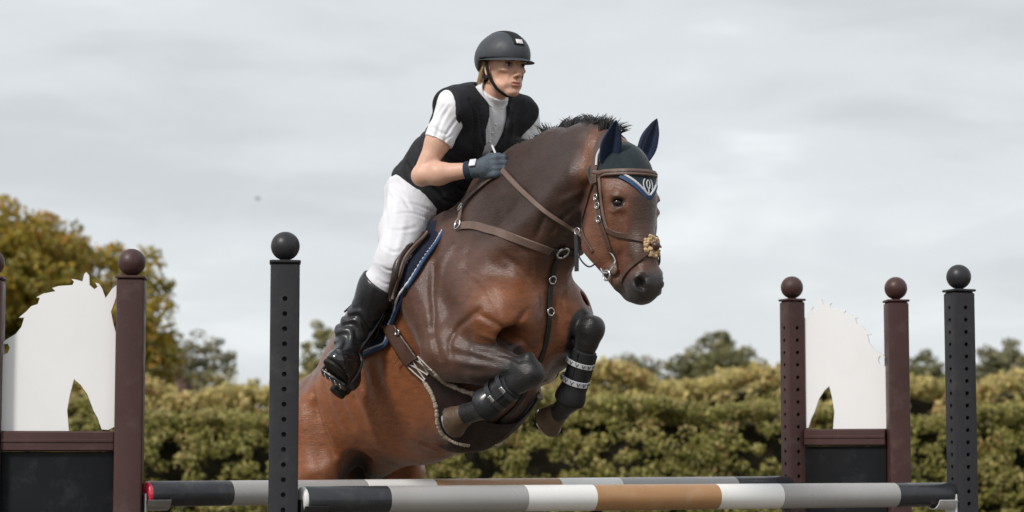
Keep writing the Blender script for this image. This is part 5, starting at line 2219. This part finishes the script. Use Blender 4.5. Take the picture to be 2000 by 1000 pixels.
def head(S):
    S.ell(HD(-.012, 0, .032), A(.094, .073, .084) * K_, .0, HDR)
    S.ell(HD(.030, 0, -.015), A(.060, .052, .078) * K_, .035, HDR)
    for s in (-1, 1):
        S.cap(HD(-.004, s * .049, -.042), HD(.020, s * .038, -.074), .016, .013, .022)  # jaw corner
        S.cap(HD(.020, s * .038, -.074), HD(.066, s * .014, -.102), .014, .013, .020)
        S.ell(HD(.064, s * .041, -.020), A(.019, .016, .012) * K_, .018, HDR)      # cheekbone
        S.ell(HD(.056, s * .030, -.062), A(.022, .017, .024) * K_, .025, HDR)
        S.cap(HD(.084, s * .010, .021), HD(.068, s * .045, .020), .0080, .0075, .010)  # brow
        S.ell(HD(.100, s * .032, .003), A(.020, .018, .0115) * K_, .008, HDR, op='cut')
        S.cap(HD(.080, s * .020, .0115), HD(.074, s * .044, .010), .0055, .005, .003)  # upper lid
        S.cap(HD(.0785, s * .020, -.0065), HD(.073, s * .043, -.006), .005, .0045, .004)  # lower lid
        S.ell(HD(-.006, s * .074, -.012), A(.018, .008, .030) * K_, .008, HDR)     # ear
        S.ell(HD(-.002, s * .080, -.010), A(.009, .005, .016) * K_, .005, HDR, op='cut')
        S.ell(HD(.098, s * .0125, -.039), A(.011, .0070, .0070) * K_, .006, HDR)   # nostril wing
        S.cap(HD(.094, s * .021, -.036), HD(.086, s * .030, -.062), .003, .003, .010, op='cut')   # fold beside the mouth
        S.ell(HD(.062, s * .052, -.045), A(.020, .010, .018) * K_, .02, HDR, op='cut')
    S.ell(HD(.072, 0, -.100), A(.019, .020, .014) * K_, .016, HDR)                  # chin
    S.cap(HD(.084, 0, .014), HD(.106, 0, -.028), .0062, .0080, .009)                # nose
    S.ell(HD(.109, 0, -.034), A(.0090, .0090, .0080) * K_, .006, HDR)
    S.ell(HD(.078, 0, -.068), A(.017, .026, .018) * K_, .018, HDR)                  # mouth area
    S.ell(HD(.0965, 0, -.0635), A(.008, .021, .0052) * K_, .004, HDR)
    S.ell(HD(.0945, 0, -.0760), A(.009, .018, .0062) * K_, .004, HDR)
    S.cap(HD(.108, -.024, -.0702), HD(.108, .024, -.0702), .0035, .0035, .003, op='cut')
    S.cap(HD(.095, -.012, -.0885), HD(.095, .012, -.0885), .004, .004, .008, op='cut')
    for s in (-1, 1):
        S.ell(HD(.110, s * .007, -.0455), A(.005, .004, .003) * K_, .003, HDR, op='cut')


BS = Solid((-.55, -.52, 1.30), (.56, .52, 2.74), .0036)
torso(BS, -.014)
neck(BS)
for (sh, el, wr) in ((SH_R, EL_R, WR_R), (SH_L, EL_L, WR_L)):
    arm(BS, sh, el, wr)
hand(BS, WR_R, HD_R, -1)
hand(BS, WR_L, HD_L, 1)
for s in (1, -1):
    q = A(1, s, 1)
    leg(BS, HIP_R * q, KNEE_R * q, ANK_R * q, -.014)
    # bare foot inside the boot
    BS.cap(ANK_R * q, (ANK_R + A(.0, -.01, -.06)) * q, .034, .030, .03)
head(BS)
bV, bF = BS.mesh(relax=0)
hl = (bV - HDC) @ HDR / K_
skin = np.tile(A(.66, .395, .29), (len(bV), 1))
nn_ = vnoise(bV, 18, 3)
skin = skin * (.94 + .12 * nn_[:, None])


def blob(p, r0, r1):
    return 1 - smoothstep(r0, r1, np.linalg.norm((hl - np.asarray(p)), axis=1))


for s in (-1, 1):
    w = blob((.070, s * .045, -.035), .012, .035)
    skin = skin * (1 - .35 * w[:, None]) + A(.60, .25, .19) * (.35 * w[:, None])
    w = blob((.084, s * .032, .006), .010, .024)
    skin = skin * (1 - .6 * w[:, None]) + A(.20, .09, .065) * (.6 * w[:, None])  # lids and sockets darkened: the peak's shade painted on the skin
w = (1 - smoothstep(.006, .012, np.abs(hl[:, 2] + .070))) * (1 - smoothstep(.016, .026, np.abs(hl[:, 1]))) * (hl[:, 0] > .080)
skin = skin * (1 - .75 * w[:, None]) + A(.40, .10, .10) * (.75 * w[:, None])
w = np.clip(blob((.115, 0, -.036), .006, .02), 0, 1)
skin = skin * (1 - .25 * w[:, None]) + A(.58, .24, .18) * (.25 * w[:, None])

rider = empty('person', L2W(A(-.15, 0, 0)) * A(1, 1, 0) + A(0, 0, 1.9), 'rider in white shirt, black vest and grey helmet crouching over the horse\'s neck', 'person')
mesh_obj('body', L2W(bV), bF, m_skin, rider, cols=skin)
for s in (-1, 1):
    MB().ball(L2W(HD(.0745, s * .0315, .0030)), .0122 * K_, n=16, m=10).build('eye', m_eyewhite, rider)
    MB().ball(L2W(HD(.0815, s * .0325, .0028)), .0074 * K_, n=12, m=8).build('iris', m_iris, rider)
    pp = [L2W(HD(.0945 - .45 * abs(t - .005), s * (.012 + .038 * t / .04), .0185 + .0035 * math.sin(t / .04 * 2.6))) for t in np.linspace(0, .04, 8)]
    MB().tube(pp, [.0012, .0022, .0026, .0026, .0024, .002, .0016, .0008], n=6).build('eyebrow', m_lash, rider)
    pp = [L2W(HD(.0865 - .006 * ((t - .4) * 2) ** 2, s * (.018 + .027 * t), .0070 + .003 * math.sin(t * 3.1))) for t in np.linspace(0, 1, 8)]
    MB().tube(pp, .0016, n=6).build('lashes', m_lash, rider)


def px_folds(v, f, vn, lines):
    """creases drawn as photo polylines on a garment; depth > 0 sinks, < 0 raises"""
    bv = BVHTree.FromPolygons([Vector(p) for p in L2W(v)], f.tolist(), epsilon=0)
    ds = np.zeros(len(v))
    for (px, dep, wid) in lines:
        pts = []
        for q in smooth_path([A(a_, b_, 0) for a_, b_ in px], 8):
            h_ = cast(q[0], q[1], bv)
            if h_ is not None:
                pts.append(W2L(h_[0]))
        if len(pts) < 3:
            continue
        dd = np.full(len(v), 9.)
        tt = np.zeros(len(v))
        for k_, p in enumerate(pts):
            e1 = np.linalg.norm(v - p, axis=1)
            b1 = e1 < dd
            dd[b1] = e1[b1]
            tt[b1] = k_ / (len(pts) - 1)
        ds -= dep * (np.exp(-(dd / wid) ** 2) - .45 * np.exp(-((dd - 1.7 * wid) / wid) ** 2)) * np.sin(np.clip(tt * .84 + .08, 0, 1) * math.pi) ** .7
    return v + vn * ds[:, None]


def garment(name, m, lo, hi, build, vox=.0045, relax=2, wrinkle=None, parent=None, label=None, lines=None):
    G = Solid(lo, hi, vox)
    build(G)
    v, f = G.mesh(relax=relax)
    if wrinkle is not None:
        fn = np.cross(v[f[:, 2]] - v[f[:, 0]], v[f[:, 3]] - v[f[:, 1]])
        vn = np.zeros_like(v)
        for i_ in range(4):
            np.add.at(vn, f[:, i_], fn)
        vn /= np.linalg.norm(vn, axis=1, keepdims=True) + 1e-12
        v = v + vn * wrinkle(v)[:, None]
        if lines:
            v = px_folds(v, f, vn, lines)
    return mesh_obj(name, L2W(v), f, m, parent or rider), v, f


# shirt: torso, stand collar and two short sleeves
def shirt(G):
    torso(G, .008)
    for (sh, el) in ((SH_R, EL_R), (SH_L, EL_L)):
        d = (el - sh) / np.linalg.norm(el - sh)
        G.cap(sh - d * .01, sh + d * .155, .054, .060, .035)
        # sleeve hem
        p = sh + d * .148
        X, Y, Z = G.coords()
        dd = (X - p[0]) * d[0] + (Y - p[1]) * d[1] + (Z - p[2]) * d[2]
        rr = (X - p[0]) ** 2 + (Y - p[1]) ** 2 + (Z - p[2]) ** 2
        G.a = np.where(rr < .10 ** 2, np.maximum(G.a, dd.astype(np.float32)), G.a).astype(np.float32)
    # neckline
    nd_ = HD(-.02, 0, -.07) - NECKB
    nd_ /= np.linalg.norm(nd_)
    G.cap(NECKB - UP * .03, NECKB + nd_ * .045, .066, .062, .02)
    G.half(NECKB + nd_ * .048 + FWD * .0, nd_ * .9 + FWD * -.28, .004)
    G.half(WAIST - UP * .02, -UP)


def folds(v, d, freq, warp, seed, amp):
    """soft cloth folds running across direction d"""
    ph = (v @ np.asarray(d, float)) * freq + warp * (vnoise(v, 8, seed) - .5) * 6.28
    r_ = np.sin(ph)
    return amp * np.sign(r_) * np.abs(r_) ** 1.4 * (.35 + .65 * vnoise(v, 5, seed + 1))


def shirt_w(v):
    out = smoothstep(.155, .20, np.abs(v[:, 1]))                      # the sleeves crease, the body lies smooth under the vest
    return .003 * (vnoise(v, 26, 7) - .5) + (.25 + .75 * out) * (folds(v, (.55, .2, .8), 60, 1.0, 4, .004) + folds(v, (.2, .8, -.5), 44, 1.2, 9, .003)) - .001


garment('shirt', m_shirt, (-.35, -.40, 2.05), (.42, .40, 2.62), shirt, wrinkle=shirt_w,
        lines=[([(878, 208), (862, 236), (852, 268)], 0.0048, .007), ([(892, 232), (878, 252), (866, 276)], 0.0042, .006), ([(868, 206), (850, 232), (842, 258)], 0.0036, .006),
               ([(884, 262), (872, 272), (862, 284)], 0.0036, .005), ([(846, 248), (858, 258), (872, 262)], 0.0030, .006),
               ([(955, 225), (960, 250), (962, 280)], 0.0030, .006), ([(975, 215), (978, 240), (972, 262)], 0.0030, .006), ([(1020, 225), (1030, 240), (1036, 258)], 0.0036, .006),
               ([(962, 205), (966, 235), (968, 262)], -0.0024, .010)])
# collar band and buttons
nd_ = HD(-.02, 0, -.07) - NECKB
nd_ /= np.linalg.norm(nd_)
cu = FWD - nd_ * (FWD @ nd_)
cu /= np.linalg.norm(cu)
cc = NECKB + nd_ * .040 + cu * .003
P = [L2W(cc + cu * math.cos(a) * .0675 + A(0, 1, 0) * math.sin(a) * .064 - nd_ * (.018 * math.cos(a) + .002)) for a in np.linspace(R(10), R(350), 30)]
N = [HROT @ (cu * math.cos(a) + A(0, 1, 0) * math.sin(a)) for a in np.linspace(R(10), R(350), 30)]
MB().strap(P, N, .030, .005).build('collar', m_shirt, rider)


# vest: thick torso shell with deep V front, arm holes and a hem
def vest(G):
    torso(G, .022, .057)
    G.ell(WAIST + TROT @ A(.03, 0, -.015), (.105, .135, .12), .06, TROT, infl=.024)
    G.ell(WAIST + TROT @ A(-.03, 0, -.05), (.09, .135, .10), .05, TROT, infl=.020)
    for (sh, el, sd) in ((SH_R, EL_R, -1), (SH_L, EL_L, 1)):
        d = (el - sh) / np.linalg.norm(el - sh)
        oo = 0 if sd < 0 else -.024
        G.cap(sh + A(-.005, sd * (.062 + oo), -.01), sh + d * .17 + A(.0, sd * (.045 + oo), 0), .070, .072, .015, op='cut')
        G.ell(sh + A(0, sd * (.088 + oo), .02), (.085, .050, .09), .02, op='cut')
    nd2 = HD(-.02, 0, -.07) - NECKB
    nd2 /= np.linalg.norm(nd2)
    G.cap(NECKB - UP * .0, NECKB + nd2 * .12, .070, .085, .012, op='cut')
    X, Y, Z = G.coords()
    # deep V: in the torso frame
    ux = (X - CHEST[0]) * FWD[0] + (Y - CHEST[1]) * FWD[1] + (Z - CHEST[2]) * FWD[2]
    uz = (X - CHEST[0]) * UP[0] + (Y - CHEST[1]) * UP[1] + (Z - CHEST[2]) * UP[2]
    wv = np.clip((uz + .115) * .27, -.05, .052)
    vee = np.maximum(np.abs(Y) - wv, -(ux - .0)).astype(np.float32)
    G.a = np.maximum(G.a, -np.broadcast_to(vee, G.a.shape)).astype(np.float32)
    hem = PELV + UP * -.025
    G.half(hem, -(UP * .93 + FWD * .30), .01)
    G.half(NECKB + UP * .055, UP, .01)


def vest_w(v):
    return .006 * (vnoise(v, 13, 9) - .5) + np.abs(folds(v, (.6, .3, .7), 42, 1.2, 3, .005)) + .002


garment('vest', m_vest, (-.42, -.30, 1.90), (.42, .30, 2.60), vest, wrinkle=vest_w,
        lines=[([(918, 196), (928, 240), (926, 290), (915, 330)], .007, .008), ([(935, 215), (940, 260), (950, 300)], .005, .006), ([(870, 300), (900, 318), (930, 312)], .007, .009),
               ([(815, 320), (830, 352), (862, 380)], .009, .010), ([(840, 365), (868, 390), (896, 396)], .008, .009), ([(795, 318), (806, 345), (822, 368)], .007, .009),
               ([(1000, 222), (998, 256), (988, 288)], .006, .007), ([(890, 196), (898, 225), (904, 250)], .005, .006), ([(880, 352), (905, 372), (925, 372)], .007, .008)])


# breeches
def breeches(G):
    G.ell(PELV, (.125, .165, .125), .0, TROT, infl=.009)
    G.ell(PELV + TROT @ A(-.045, 0, -.02), (.10, .15, .11), .05, TROT, infl=.009)
    G.ell(WAIST, (.092, .128, .12), .07, TROT, infl=.009)
    for s in (1, -1):
        q = A(1, s, 1)
        leg(G, HIP_R * q, KNEE_R * q, ANK_R * q, .008)
    G.half(WAIST, UP)
    cd = (ANK_R - KNEE_R) / np.linalg.norm(ANK_R - KNEE_R)
    X, Y, Z = G.coords()
    for s in (1, -1):
        q = A(1, s, 1)
        p, d = (KNEE_R + cd * .19) * q, cd * q
        dd = ((X - p[0]) * d[0] + (Y - p[1]) * d[1] + (Z - p[2]) * d[2]).astype(np.float32)
        G.a = np.where(np.broadcast_to(Y * s < 0, G.a.shape), np.maximum(G.a, dd), G.a).astype(np.float32)


def breech_w(v):
    crease = np.exp(-((v - HIP_R[None] - A(.03, -.02, -.06)) ** 2).sum(1) / .012)
    hipw = np.exp(-((np.abs(v) - np.abs(HIP_R + A(.03, -.02, -.05))[None]) ** 2).sum(1) / .016)
    kn_ = np.exp(-((v * A(1, 1, 1) - KNEE_R[None]) ** 2).sum(1) / .010)
    return .004 * (vnoise(v, 11, 3) - .5) + hipw * folds(v, (.62, -.2, .75), 70, .9, 6, .006) + kn_ * folds(v, (.3, .1, .9), 80, 1.0, 2, .005) + folds(v, (.1, .3, .9), 36, 1.2, 12, .002)


garment('breeches', m_breech, (-.48, -.46, 1.50), (.24, .46, 2.36), breeches, wrinkle=breech_w,
        lines=[([(784, 396), (812, 400), (846, 414)], 0.0043, .008), ([(772, 418), (802, 416), (838, 428)], 0.0043, .008), ([(766, 366), (786, 384), (800, 408)], 0.0035, .008),
               ([(760, 448), (784, 450), (812, 444)], 0.0035, .008), ([(744, 520), (758, 528), (774, 528)], 0.0030, .006), ([(736, 545), (750, 554), (764, 556)], 0.0026, .006),
               ([(812, 372), (836, 388), (850, 404)], 0.0035, .007), ([(752, 400), (756, 440), (750, 490)], 0.0026, .010), ([(790, 430), (782, 470), (768, 520)], -0.0026, .012),
               ([(748, 480), (766, 492), (784, 490)], 0.0026, .007), ([(760, 380), (768, 400), (764, 430)], 0.0026, .008)])

# tall boots
TOE = {}


def foot_pts(s):
    q = A(1, s, 1)
    an = ANK_R
    heel = hp(668, 762, -.395)
    toe = hp(650, 712, -.55)
    return an * q, heel * q, toe * q


for s in (1, -1):
    q = A(1, s, 1)
    an, heel, toe = foot_pts(s)
    kn = KNEE_R * q
    cd = (an - kn) / np.linalg.norm(an - kn)
    fd = (toe - heel) / np.linalg.norm(toe - heel)
    fu = cd * -1 - fd * (-cd @ fd)
    fu /= np.linalg.norm(fu)
    fs_ = np.cross(fd, fu)
    FR = np.stack([fd, fs_, fu], 1)

    def boot(G):
        c_ = kn * .62 + an * .38
        G.cap(kn + cd * .05, c_, .060, .061, .0, infl=.012)
        G.cap(c_, an, .059, .045, .04, infl=.010)
        G.cap(an, heel + fu * .045 + fd * .02, .048, .040, .04)
        G.cap(heel + fu * .04 + fd * .03, toe + fu * .034 - fd * .05, .042, .042, .04, sq=1.0)
        G.cap(toe + fu * .034 - fd * .07, toe + fu * .026 - fd * .01, .047, .040, .03)
        G.cap(an + fd * .01, toe + fu * .036 - fd * .07, .046, .040, .05)
        G.half(heel + fu * .008, -fu, .006)
        G.half(kn + cd * .105 + A(0, 0, 0), -cd * .96 + fd * .0 + A(.0, 0, 0) + A(.22, 0, .0), .004)

    def boot_w(v):
        t = (v - kn) @ cd
        lo = smoothstep(.20, .28, t) * (1 - smoothstep(.36, .42, t))
        return .003 * (vnoise(v, 16, 5) - .5) + .0045 * lo * np.sin(t * 150 + 2.2 * np.sin((v @ fs_) * 60) + 3 * vnoise(v, 9, 6))
    lo_ = np.minimum(np.minimum(kn, an), np.minimum(heel, toe)) - .13
    hi_ = np.maximum(np.maximum(kn, an), np.maximum(heel, toe)) + .13
    bo, _, _ = garment('boot', m_rboot, lo_, hi_, boot, vox=.0045, wrinkle=boot_w)
    tag(bo, label='tall black leather riding boot')
    # toe cap, sole and heel block
    G = Solid(lo_, hi_, .004)
    G.cap(toe + fu * .034 - fd * .060, toe + fu * .026 - fd * .01, .0485, .0425, .0)
    G.half(heel + fu * .010, -fu, .004)
    G.half(toe - fd * .075, -fd, .004)
    v, f = G.mesh(relax=1)
    mesh_obj('toe_cap', L2W(v), f, m_patent, bo)
    G = Solid(lo_, hi_, .004)
    G.cap(heel + fd * .03, toe - fd * .035, .042, .049, .0)
    G.half(heel + fu * .011, fu, .003)
    G.half(heel - fu * .006, -fu, .003)
    v, f = G.mesh(relax=1)
    mesh_obj('sole', L2W(v), f, m_sole, bo)
    G = Solid(lo_, hi_, .004)
    G.cap(heel + fd * .022 + fu * .01, heel + fd * .022 - fu * .03, .036, .032, .0)
    G.half(heel - fu * .032, -fu, .004)
    G.half(heel + fd * .050, fd, .004)
    G.half(heel - fu * .004, fu, .002)
    v, f = G.mesh(relax=1)
    mesh_obj('heel', L2W(v), f, m_sole, bo)
    # top edge tab and spur strap
    P = [L2W(an + fd * (.050 * math.cos(a) + .012) + fs_ * .052 * math.sin(a) + fu * (.012 - .012 * math.cos(a))) for a in np.linspace(0, 2 * math.pi, 25)[:-1]]
    N = [HROT @ (fd * math.cos(a) + fs_ * math.sin(a)) for a in np.linspace(0, 2 * math.pi, 25)[:-1]]
    MB().strap(P, N, .012, .004, closed=True).build('spur_strap', m_rboot, bo)
    back = -np.cross(cd, A(0, 1, 0)) * 1
    back = back if back[0] < 0 else -back
    b0 = kn + cd * .155 + back * .058
    if s > 0:
        e1_ = hp(674, 610, -.36)
        MB().tube(L2W(np.array(smooth_path([hp(722, 562, -.36), hp(700, 584, -.37), hp(673, 609, -.375)], 6))), [.004] * 13, n=6).build('boot_lace', m_rboot, bo)

    # stirrup: iron arch, tread and leather
    st = empty('stirrup', L2W(toe - fd * .085), 'black stirrup with studded tread on the rider\'s ' + ('right' if s > 0 else 'left') + ' boot', 'stirrup', 'stirrups')
    tc_ = heel + fd * (np.linalg.norm(toe - heel) - .105) - fu * .014
    MB().box(L2W(tc_ - fu * .004), (.052, .115, .014), HROT @ FR, bev=.004).build('tread', m_rboot, st, auto=30)
    for a_ in (-1, 0, 1):
        for b_ in (-1.5, -.5, .5, 1.5):
            MB().ball(L2W(tc_ - fu * .011 + fd * a_ * .015 + fs_ * b_ * .024), (.0034, .0034, .0034), n=8, m=6).build('stud', m_steel, st)
    top_ = tc_ + fu * .135 - cd * .0
    P = []
    for t in np.linspace(-1, 1, 21):
        ang = t * math.pi / 2
        P.append(L2W(tc_ + fs_ * math.sin(ang) * .062 + fu * (.135 * max(0, math.cos(ang)) ** .6)))
    MB().tube(P, .0065, n=8).build('iron', m_rboot if s < 0 else m_cupblack, st)
    ins_ = A(0, 1, 0) * s * -1
    lt = [top_, kn * .35 + an * .65 + A(.045, .0, .0) * q + A(0, .045, 0) * q, barrel(s_front(40) + .16, 44, .05, -s)[0] @ np.eye(3)]
    lt[2] = W2L(lt[2])
    P = L2W(np.array(smooth_path(lt, 6)))
    MB().strap(P, [HROT @ A(0, -s, 0)] * len(P), .026, .005).build('stirrup_leather', m_leather_k, st)

# gloves
for (wr, hd, sd, el) in ((WR_R, HD_R, -1, EL_R), (WR_L, HD_L, 1, EL_L)):
    d = (wr - el) / np.linalg.norm(wr - el)

    def glove(G):
        hand(G, wr, hd, sd, .0035)
        G.cap(wr - d * .05, wr + d * .01, .034, .030, .01)
        G.half(wr - d * .035, -d, .003)
    go, gv, gf = garment('glove', m_glove, np.minimum(wr, hd) - .14, np.maximum(wr, hd) + .14, glove, vox=.003, relax=1,
                         wrinkle=lambda v: .002 * (vnoise(v, 60, 3) - .5))
    tag(go, label='grey riding glove with navy cuff')
    G = Solid(wr - .1, wr + .1, .003)
    G.cap(wr - d * .05, wr + d * .01, .0365, .0315, .0)
    G.half(wr - d * .036, -d, .002)
    G.half(wr - d * .008, d, .002)
    v, f = G.mesh(relax=1)
    mesh_obj('cuff', L2W(v), f, m_glove_d, go)
    o_ = A(0, sd, 0) - d * (A(0, sd, 0) @ d)
    o_ /= np.linalg.norm(o_)
    u_ = np.cross(d, o_)
    u_ = u_ if u_[2] > 0 else -u_
    mid_ = o_ * .82 + u_ * .57
    rot = np.stack([d, np.cross(mid_, d), mid_], 1)
    MB().box(L2W(wr + d * .004 + mid_ * .037), (.026, .034, .006), HROT @ rot, bev=.002).build('badge', m_badge, go)

# ------------------------------------------------------------------ helmet
helm = empty('helmet_group', (0, 0, 0)) if False else None


def shell(G, i=0.0):
    G.ell(HD(-.008, 0, .046), A(.121, .098, .095) * K_, .0, HDR, infl=i)
    G.ell(HD(-.035, 0, .022), A(.098, .092, .075) * K_, .04, HDR, infl=i)


def helmet(G):
    shell(G)
    # brim line: level in front, lower behind the ears
    n1_ = HDR @ A(-.06, 0, -1)
    G.half(HD(0, 0, .022), n1_, .006)


hv = Solid(HDC - .20, HDC + .22, .0035)
shell(hv)
X, Y, Z = hv.coords()
lx = (X - HDC[0]) * hdx[0] + (Y - HDC[1]) * hdx[1] + (Z - HDC[2]) * hdx[2]
ly = (X - HDC[0]) * hdy[0] + (Y - HDC[1]) * hdy[1] + (Z - HDC[2]) * hdy[2]
lz = (X - HDC[0]) * hdz[0] + (Y - HDC[1]) * hdz[1] + (Z - HDC[2]) * hdz[2]
low = .026 - .058 * smoothstep(-.015, -.065, lx) + .0 * ly
hv.a = np.maximum(hv.a, (low - lz).astype(np.float32) * .8)
inner = Solid(HDC - .20, HDC + .22, .0035)
shell(inner, -.014)
hv.a = np.maximum(hv.a, -inner.a)
v, f = hv.mesh(relax=2)
ho = mesh_obj('helmet', L2W(v), f, m_helmet, rider)
tag(ho, label='dark grey riding helmet with black centre stripe and wide peak')
HB = BVHTree.FromPolygons([Vector(p) for p in v], f.tolist(), epsilon=0)
# the stripe over the crown
v2, f2 = [], []
rows = 22
for i_ in range(rows):
    a = R(-8 + 136 * i_ / (rows - 1))
    wdt = .034 - .010 * i_ / (rows - 1) * 0 + (.010 if i_ > 15 else 0)
    wdt = .0225 + .018 * smoothstep(8, 19, i_)
    for j_ in range(7):
        yy = (j_ / 6 - .5) * 2 * wdt
        d = HDR @ A(math.cos(a + R(26)), 0, math.sin(a + R(26)))
        o3 = HD(-.012, yy / K_, .045) + d * .3
        h_ = HB.ray_cast(Vector(o3), Vector(-d))
        if h_[0] is None:
            h_ = HB.find_nearest(Vector(o3))
        v2.append(np.array(h_[0]) + np.array(h_[1]) * .0022)
for i_ in range(rows - 1):
    for j_ in range(6):
        f2.append((i_ * 7 + j_, i_ * 7 + j_ + 1, (i_ + 1) * 7 + j_ + 1, (i_ + 1) * 7 + j_))
so = mesh_obj('centre_stripe', L2W(np.array(v2)), f2, m_helmet_k, ho)
so.modifiers.new('th', 'SOLIDIFY').thickness = .003
# badge at its front
d = HDR @ A(math.cos(R(24)), 0, math.sin(R(24)))
h_ = HB.ray_cast(Vector(HD(-.012, 0, .045) + d * .3), Vector(-d))
bc, bn = np.array(h_[0]), np.array(h_[1])
bu = np.cross(bn, hdy)
rot = np.stack([hdy, bu, bn], 1)
MB().box(L2W(bc + bn * .003), (.030, .022, .005), HROT @ rot, bev=.0022).build('badge', m_badge, ho)
MB().box(L2W(bc + bn * .001), (.038, .030, .005), HROT @ rot, bev=.002).build('badge_frame', m_helmet_k, ho)
# peak: a wide thin visor all along the front
v3, f3 = [], []
na, nr = 41, 6
for lay in (0, 1):
    for i_ in range(na):
        a = R(-112 + 224 * i_ / (na - 1))
        ca, sa = math.cos(a), math.sin(a)
        wide = .007 + .040 * max(0, ca) ** 1.1 + .004
        for j_ in range(nr):
            t = j_ / (nr - 1)
            rx_, ry_ = .112 + wide * t, .0925 + (.012 + .006 * max(0, ca)) * t
            zz_ = .030 - .0135 * t ** 1.3 * (.3 + .7 * max(0, ca)) - .004 * (1 - ca) - lay * .0045 * (1 - .45 * t) + .0015 * math.cos(a * 2)
            v3.append(HD(-.008 + rx_ * ca, ry_ * sa, zz_))
m_ = na * nr
for i_ in range(na - 1):
    for j_ in range(nr - 1):
        q_ = (i_ * nr + j_, i_ * nr + j_ + 1, (i_ + 1) * nr + j_ + 1, (i_ + 1) * nr + j_)
        f3 += [q_[::-1], tuple(m_ + w_ for w_ in q_)]
    f3 += [(i_ * nr + nr - 1, (i_ + 1) * nr + nr - 1, m_ + (i_ + 1) * nr + nr - 1, m_ + i_ * nr + nr - 1),
           (i_ * nr, (i_ + 1) * nr, m_ + (i_ + 1) * nr, m_ + i_ * nr)]
po = mesh_obj('peak', L2W(np.array(v3)), f3, m_helmet, ho)
fix_normals(po)
# rim piping above the peak
P = [L2W(HD(-.008 + .1145 * math.cos(a), .0945 * math.sin(a), .0335 - .004 * (1 - math.cos(a)))) for a in np.linspace(R(-112), R(112), 44)]
MB().tube(P, [.0028 + .0008 * math.sin(i * 1.7) for i in range(44)], n=8).build('rim_braid', m_helmet_k, ho)
# harness
for s in (-1, 1):
    hs = [HD(-.002, s * .088, .018), HD(.006, s * .0815, -.020), HD(.016, s * .068, -.058), HD(.034, s * .046, -.094), HD(.052, s * .020, -.114), HD(.058, 0, -.118)]
    P = smooth_path(hs, 5)
    P2, N2 = [], []
    for p in P:
        nv = p - HD(.02, 0, -.04)
        N2.append(HROT @ (nv / np.linalg.norm(nv)))
        P2.append(L2W(p))
    MB().strap(P2, N2, .017, .004).build('chin_strap', m_helmet_k, ho)
    hs = [HD(-.070, s * .060, -.030), HD(-.035, s * .074, -.042), HD(.010, s * .074, -.045)]
    P = smooth_path(hs, 5)
    MB().strap([L2W(p) for p in P], [HROT @ (HDR @ A(0, s, 0))] * len(P), .010, .003).build('rear_strap', m_helmet_k, ho)

# hair: gathered low at the back, wisps by the ear
mb = MB()
g3 = np.random.default_rng(21)
for i_ in range(170):
    a = g3.uniform(-1.25, 1.25)
    st_ = HD(-.062 - .03 * math.cos(a), .062 * math.sin(a) * 1.05, -.028 + g3.normal() * .008)
    en = HD(-.105 + g3.normal() * .012, g3.normal() * .014, -.095 + g3.normal() * .012)
    md_ = (st_ + en) / 2 + HDR @ A(-.022, .010 * math.sin(a), .002)
    tip = en + HDR @ A(-.030 + g3.normal() * .012, g3.normal() * .012, -.015 + g3.normal() * .014)
    mb.tube([L2W(p) for p in smooth_path([st_, md_, en, tip], 3)], list(np.linspace(.0032, .0008, 10)), n=3, caps=False)
mb.ball(L2W(HD(-.100, 0, -.078)), (.034, .034, .026), n=16, m=10)
for s in (-1, 1):
    for i_ in range(54):
        st_ = HD(-.012 - g3.uniform(0, .04), s * (.077 + g3.normal() * .002), .018)
        en = HD(-.066 + g3.normal() * .010, s * (.064 + g3.normal() * .004), -.066 + g3.normal() * .014)
        mb.tube([L2W(p) for p in smooth_path([st_, (st_ + en) / 2 + HDR @ A(0, s * .005, 0), en], 3)], list(np.linspace(.0022, .0008, 7)), n=3, caps=False)
tag(mb.build('hair', m_hairb, rider), kind='stuff')
# placket buttons on the shirt
SB = rider.children
for k in range(3):
    pz = CHEST + UP * (.095 - .035 * k)
    o3 = pz + FWD * .3 + A(0, 0, 0)
    sh_o = [c for c in rider.children if c.name.startswith('shirt')][0]
    if k == 0:
        vv = np.zeros(len(sh_o.data.vertices) * 3, dtype=np.float32)
        sh_o.data.vertices.foreach_get('co', vv)
        vv = W2L(vv.reshape(-1, 3) + root_loc(rider))
        SHB = BVHTree.FromPolygons([Vector(p) for p in vv], [list(p.vertices) for p in sh_o.data.polygons], epsilon=0)
    h_ = SHB.ray_cast(Vector(o3), Vector(-FWD))
    if h_[0] is not None:
        MB().ball(L2W(np.array(h_[0])), .0055, n=10, m=6).build('button', m_badge, sh_o)

# pale cord at the bottom of the vest's V
P = [hp(961, 284, -.05), hp(966, 296, -.055), hp(972, 309, -.07)]
vo = [c for c in rider.children if c.name.startswith('vest')][0]
MB().tube(L2W(np.array(smooth_path(P, 4))), .0042, n=8).build('cord', m_badge, vo)
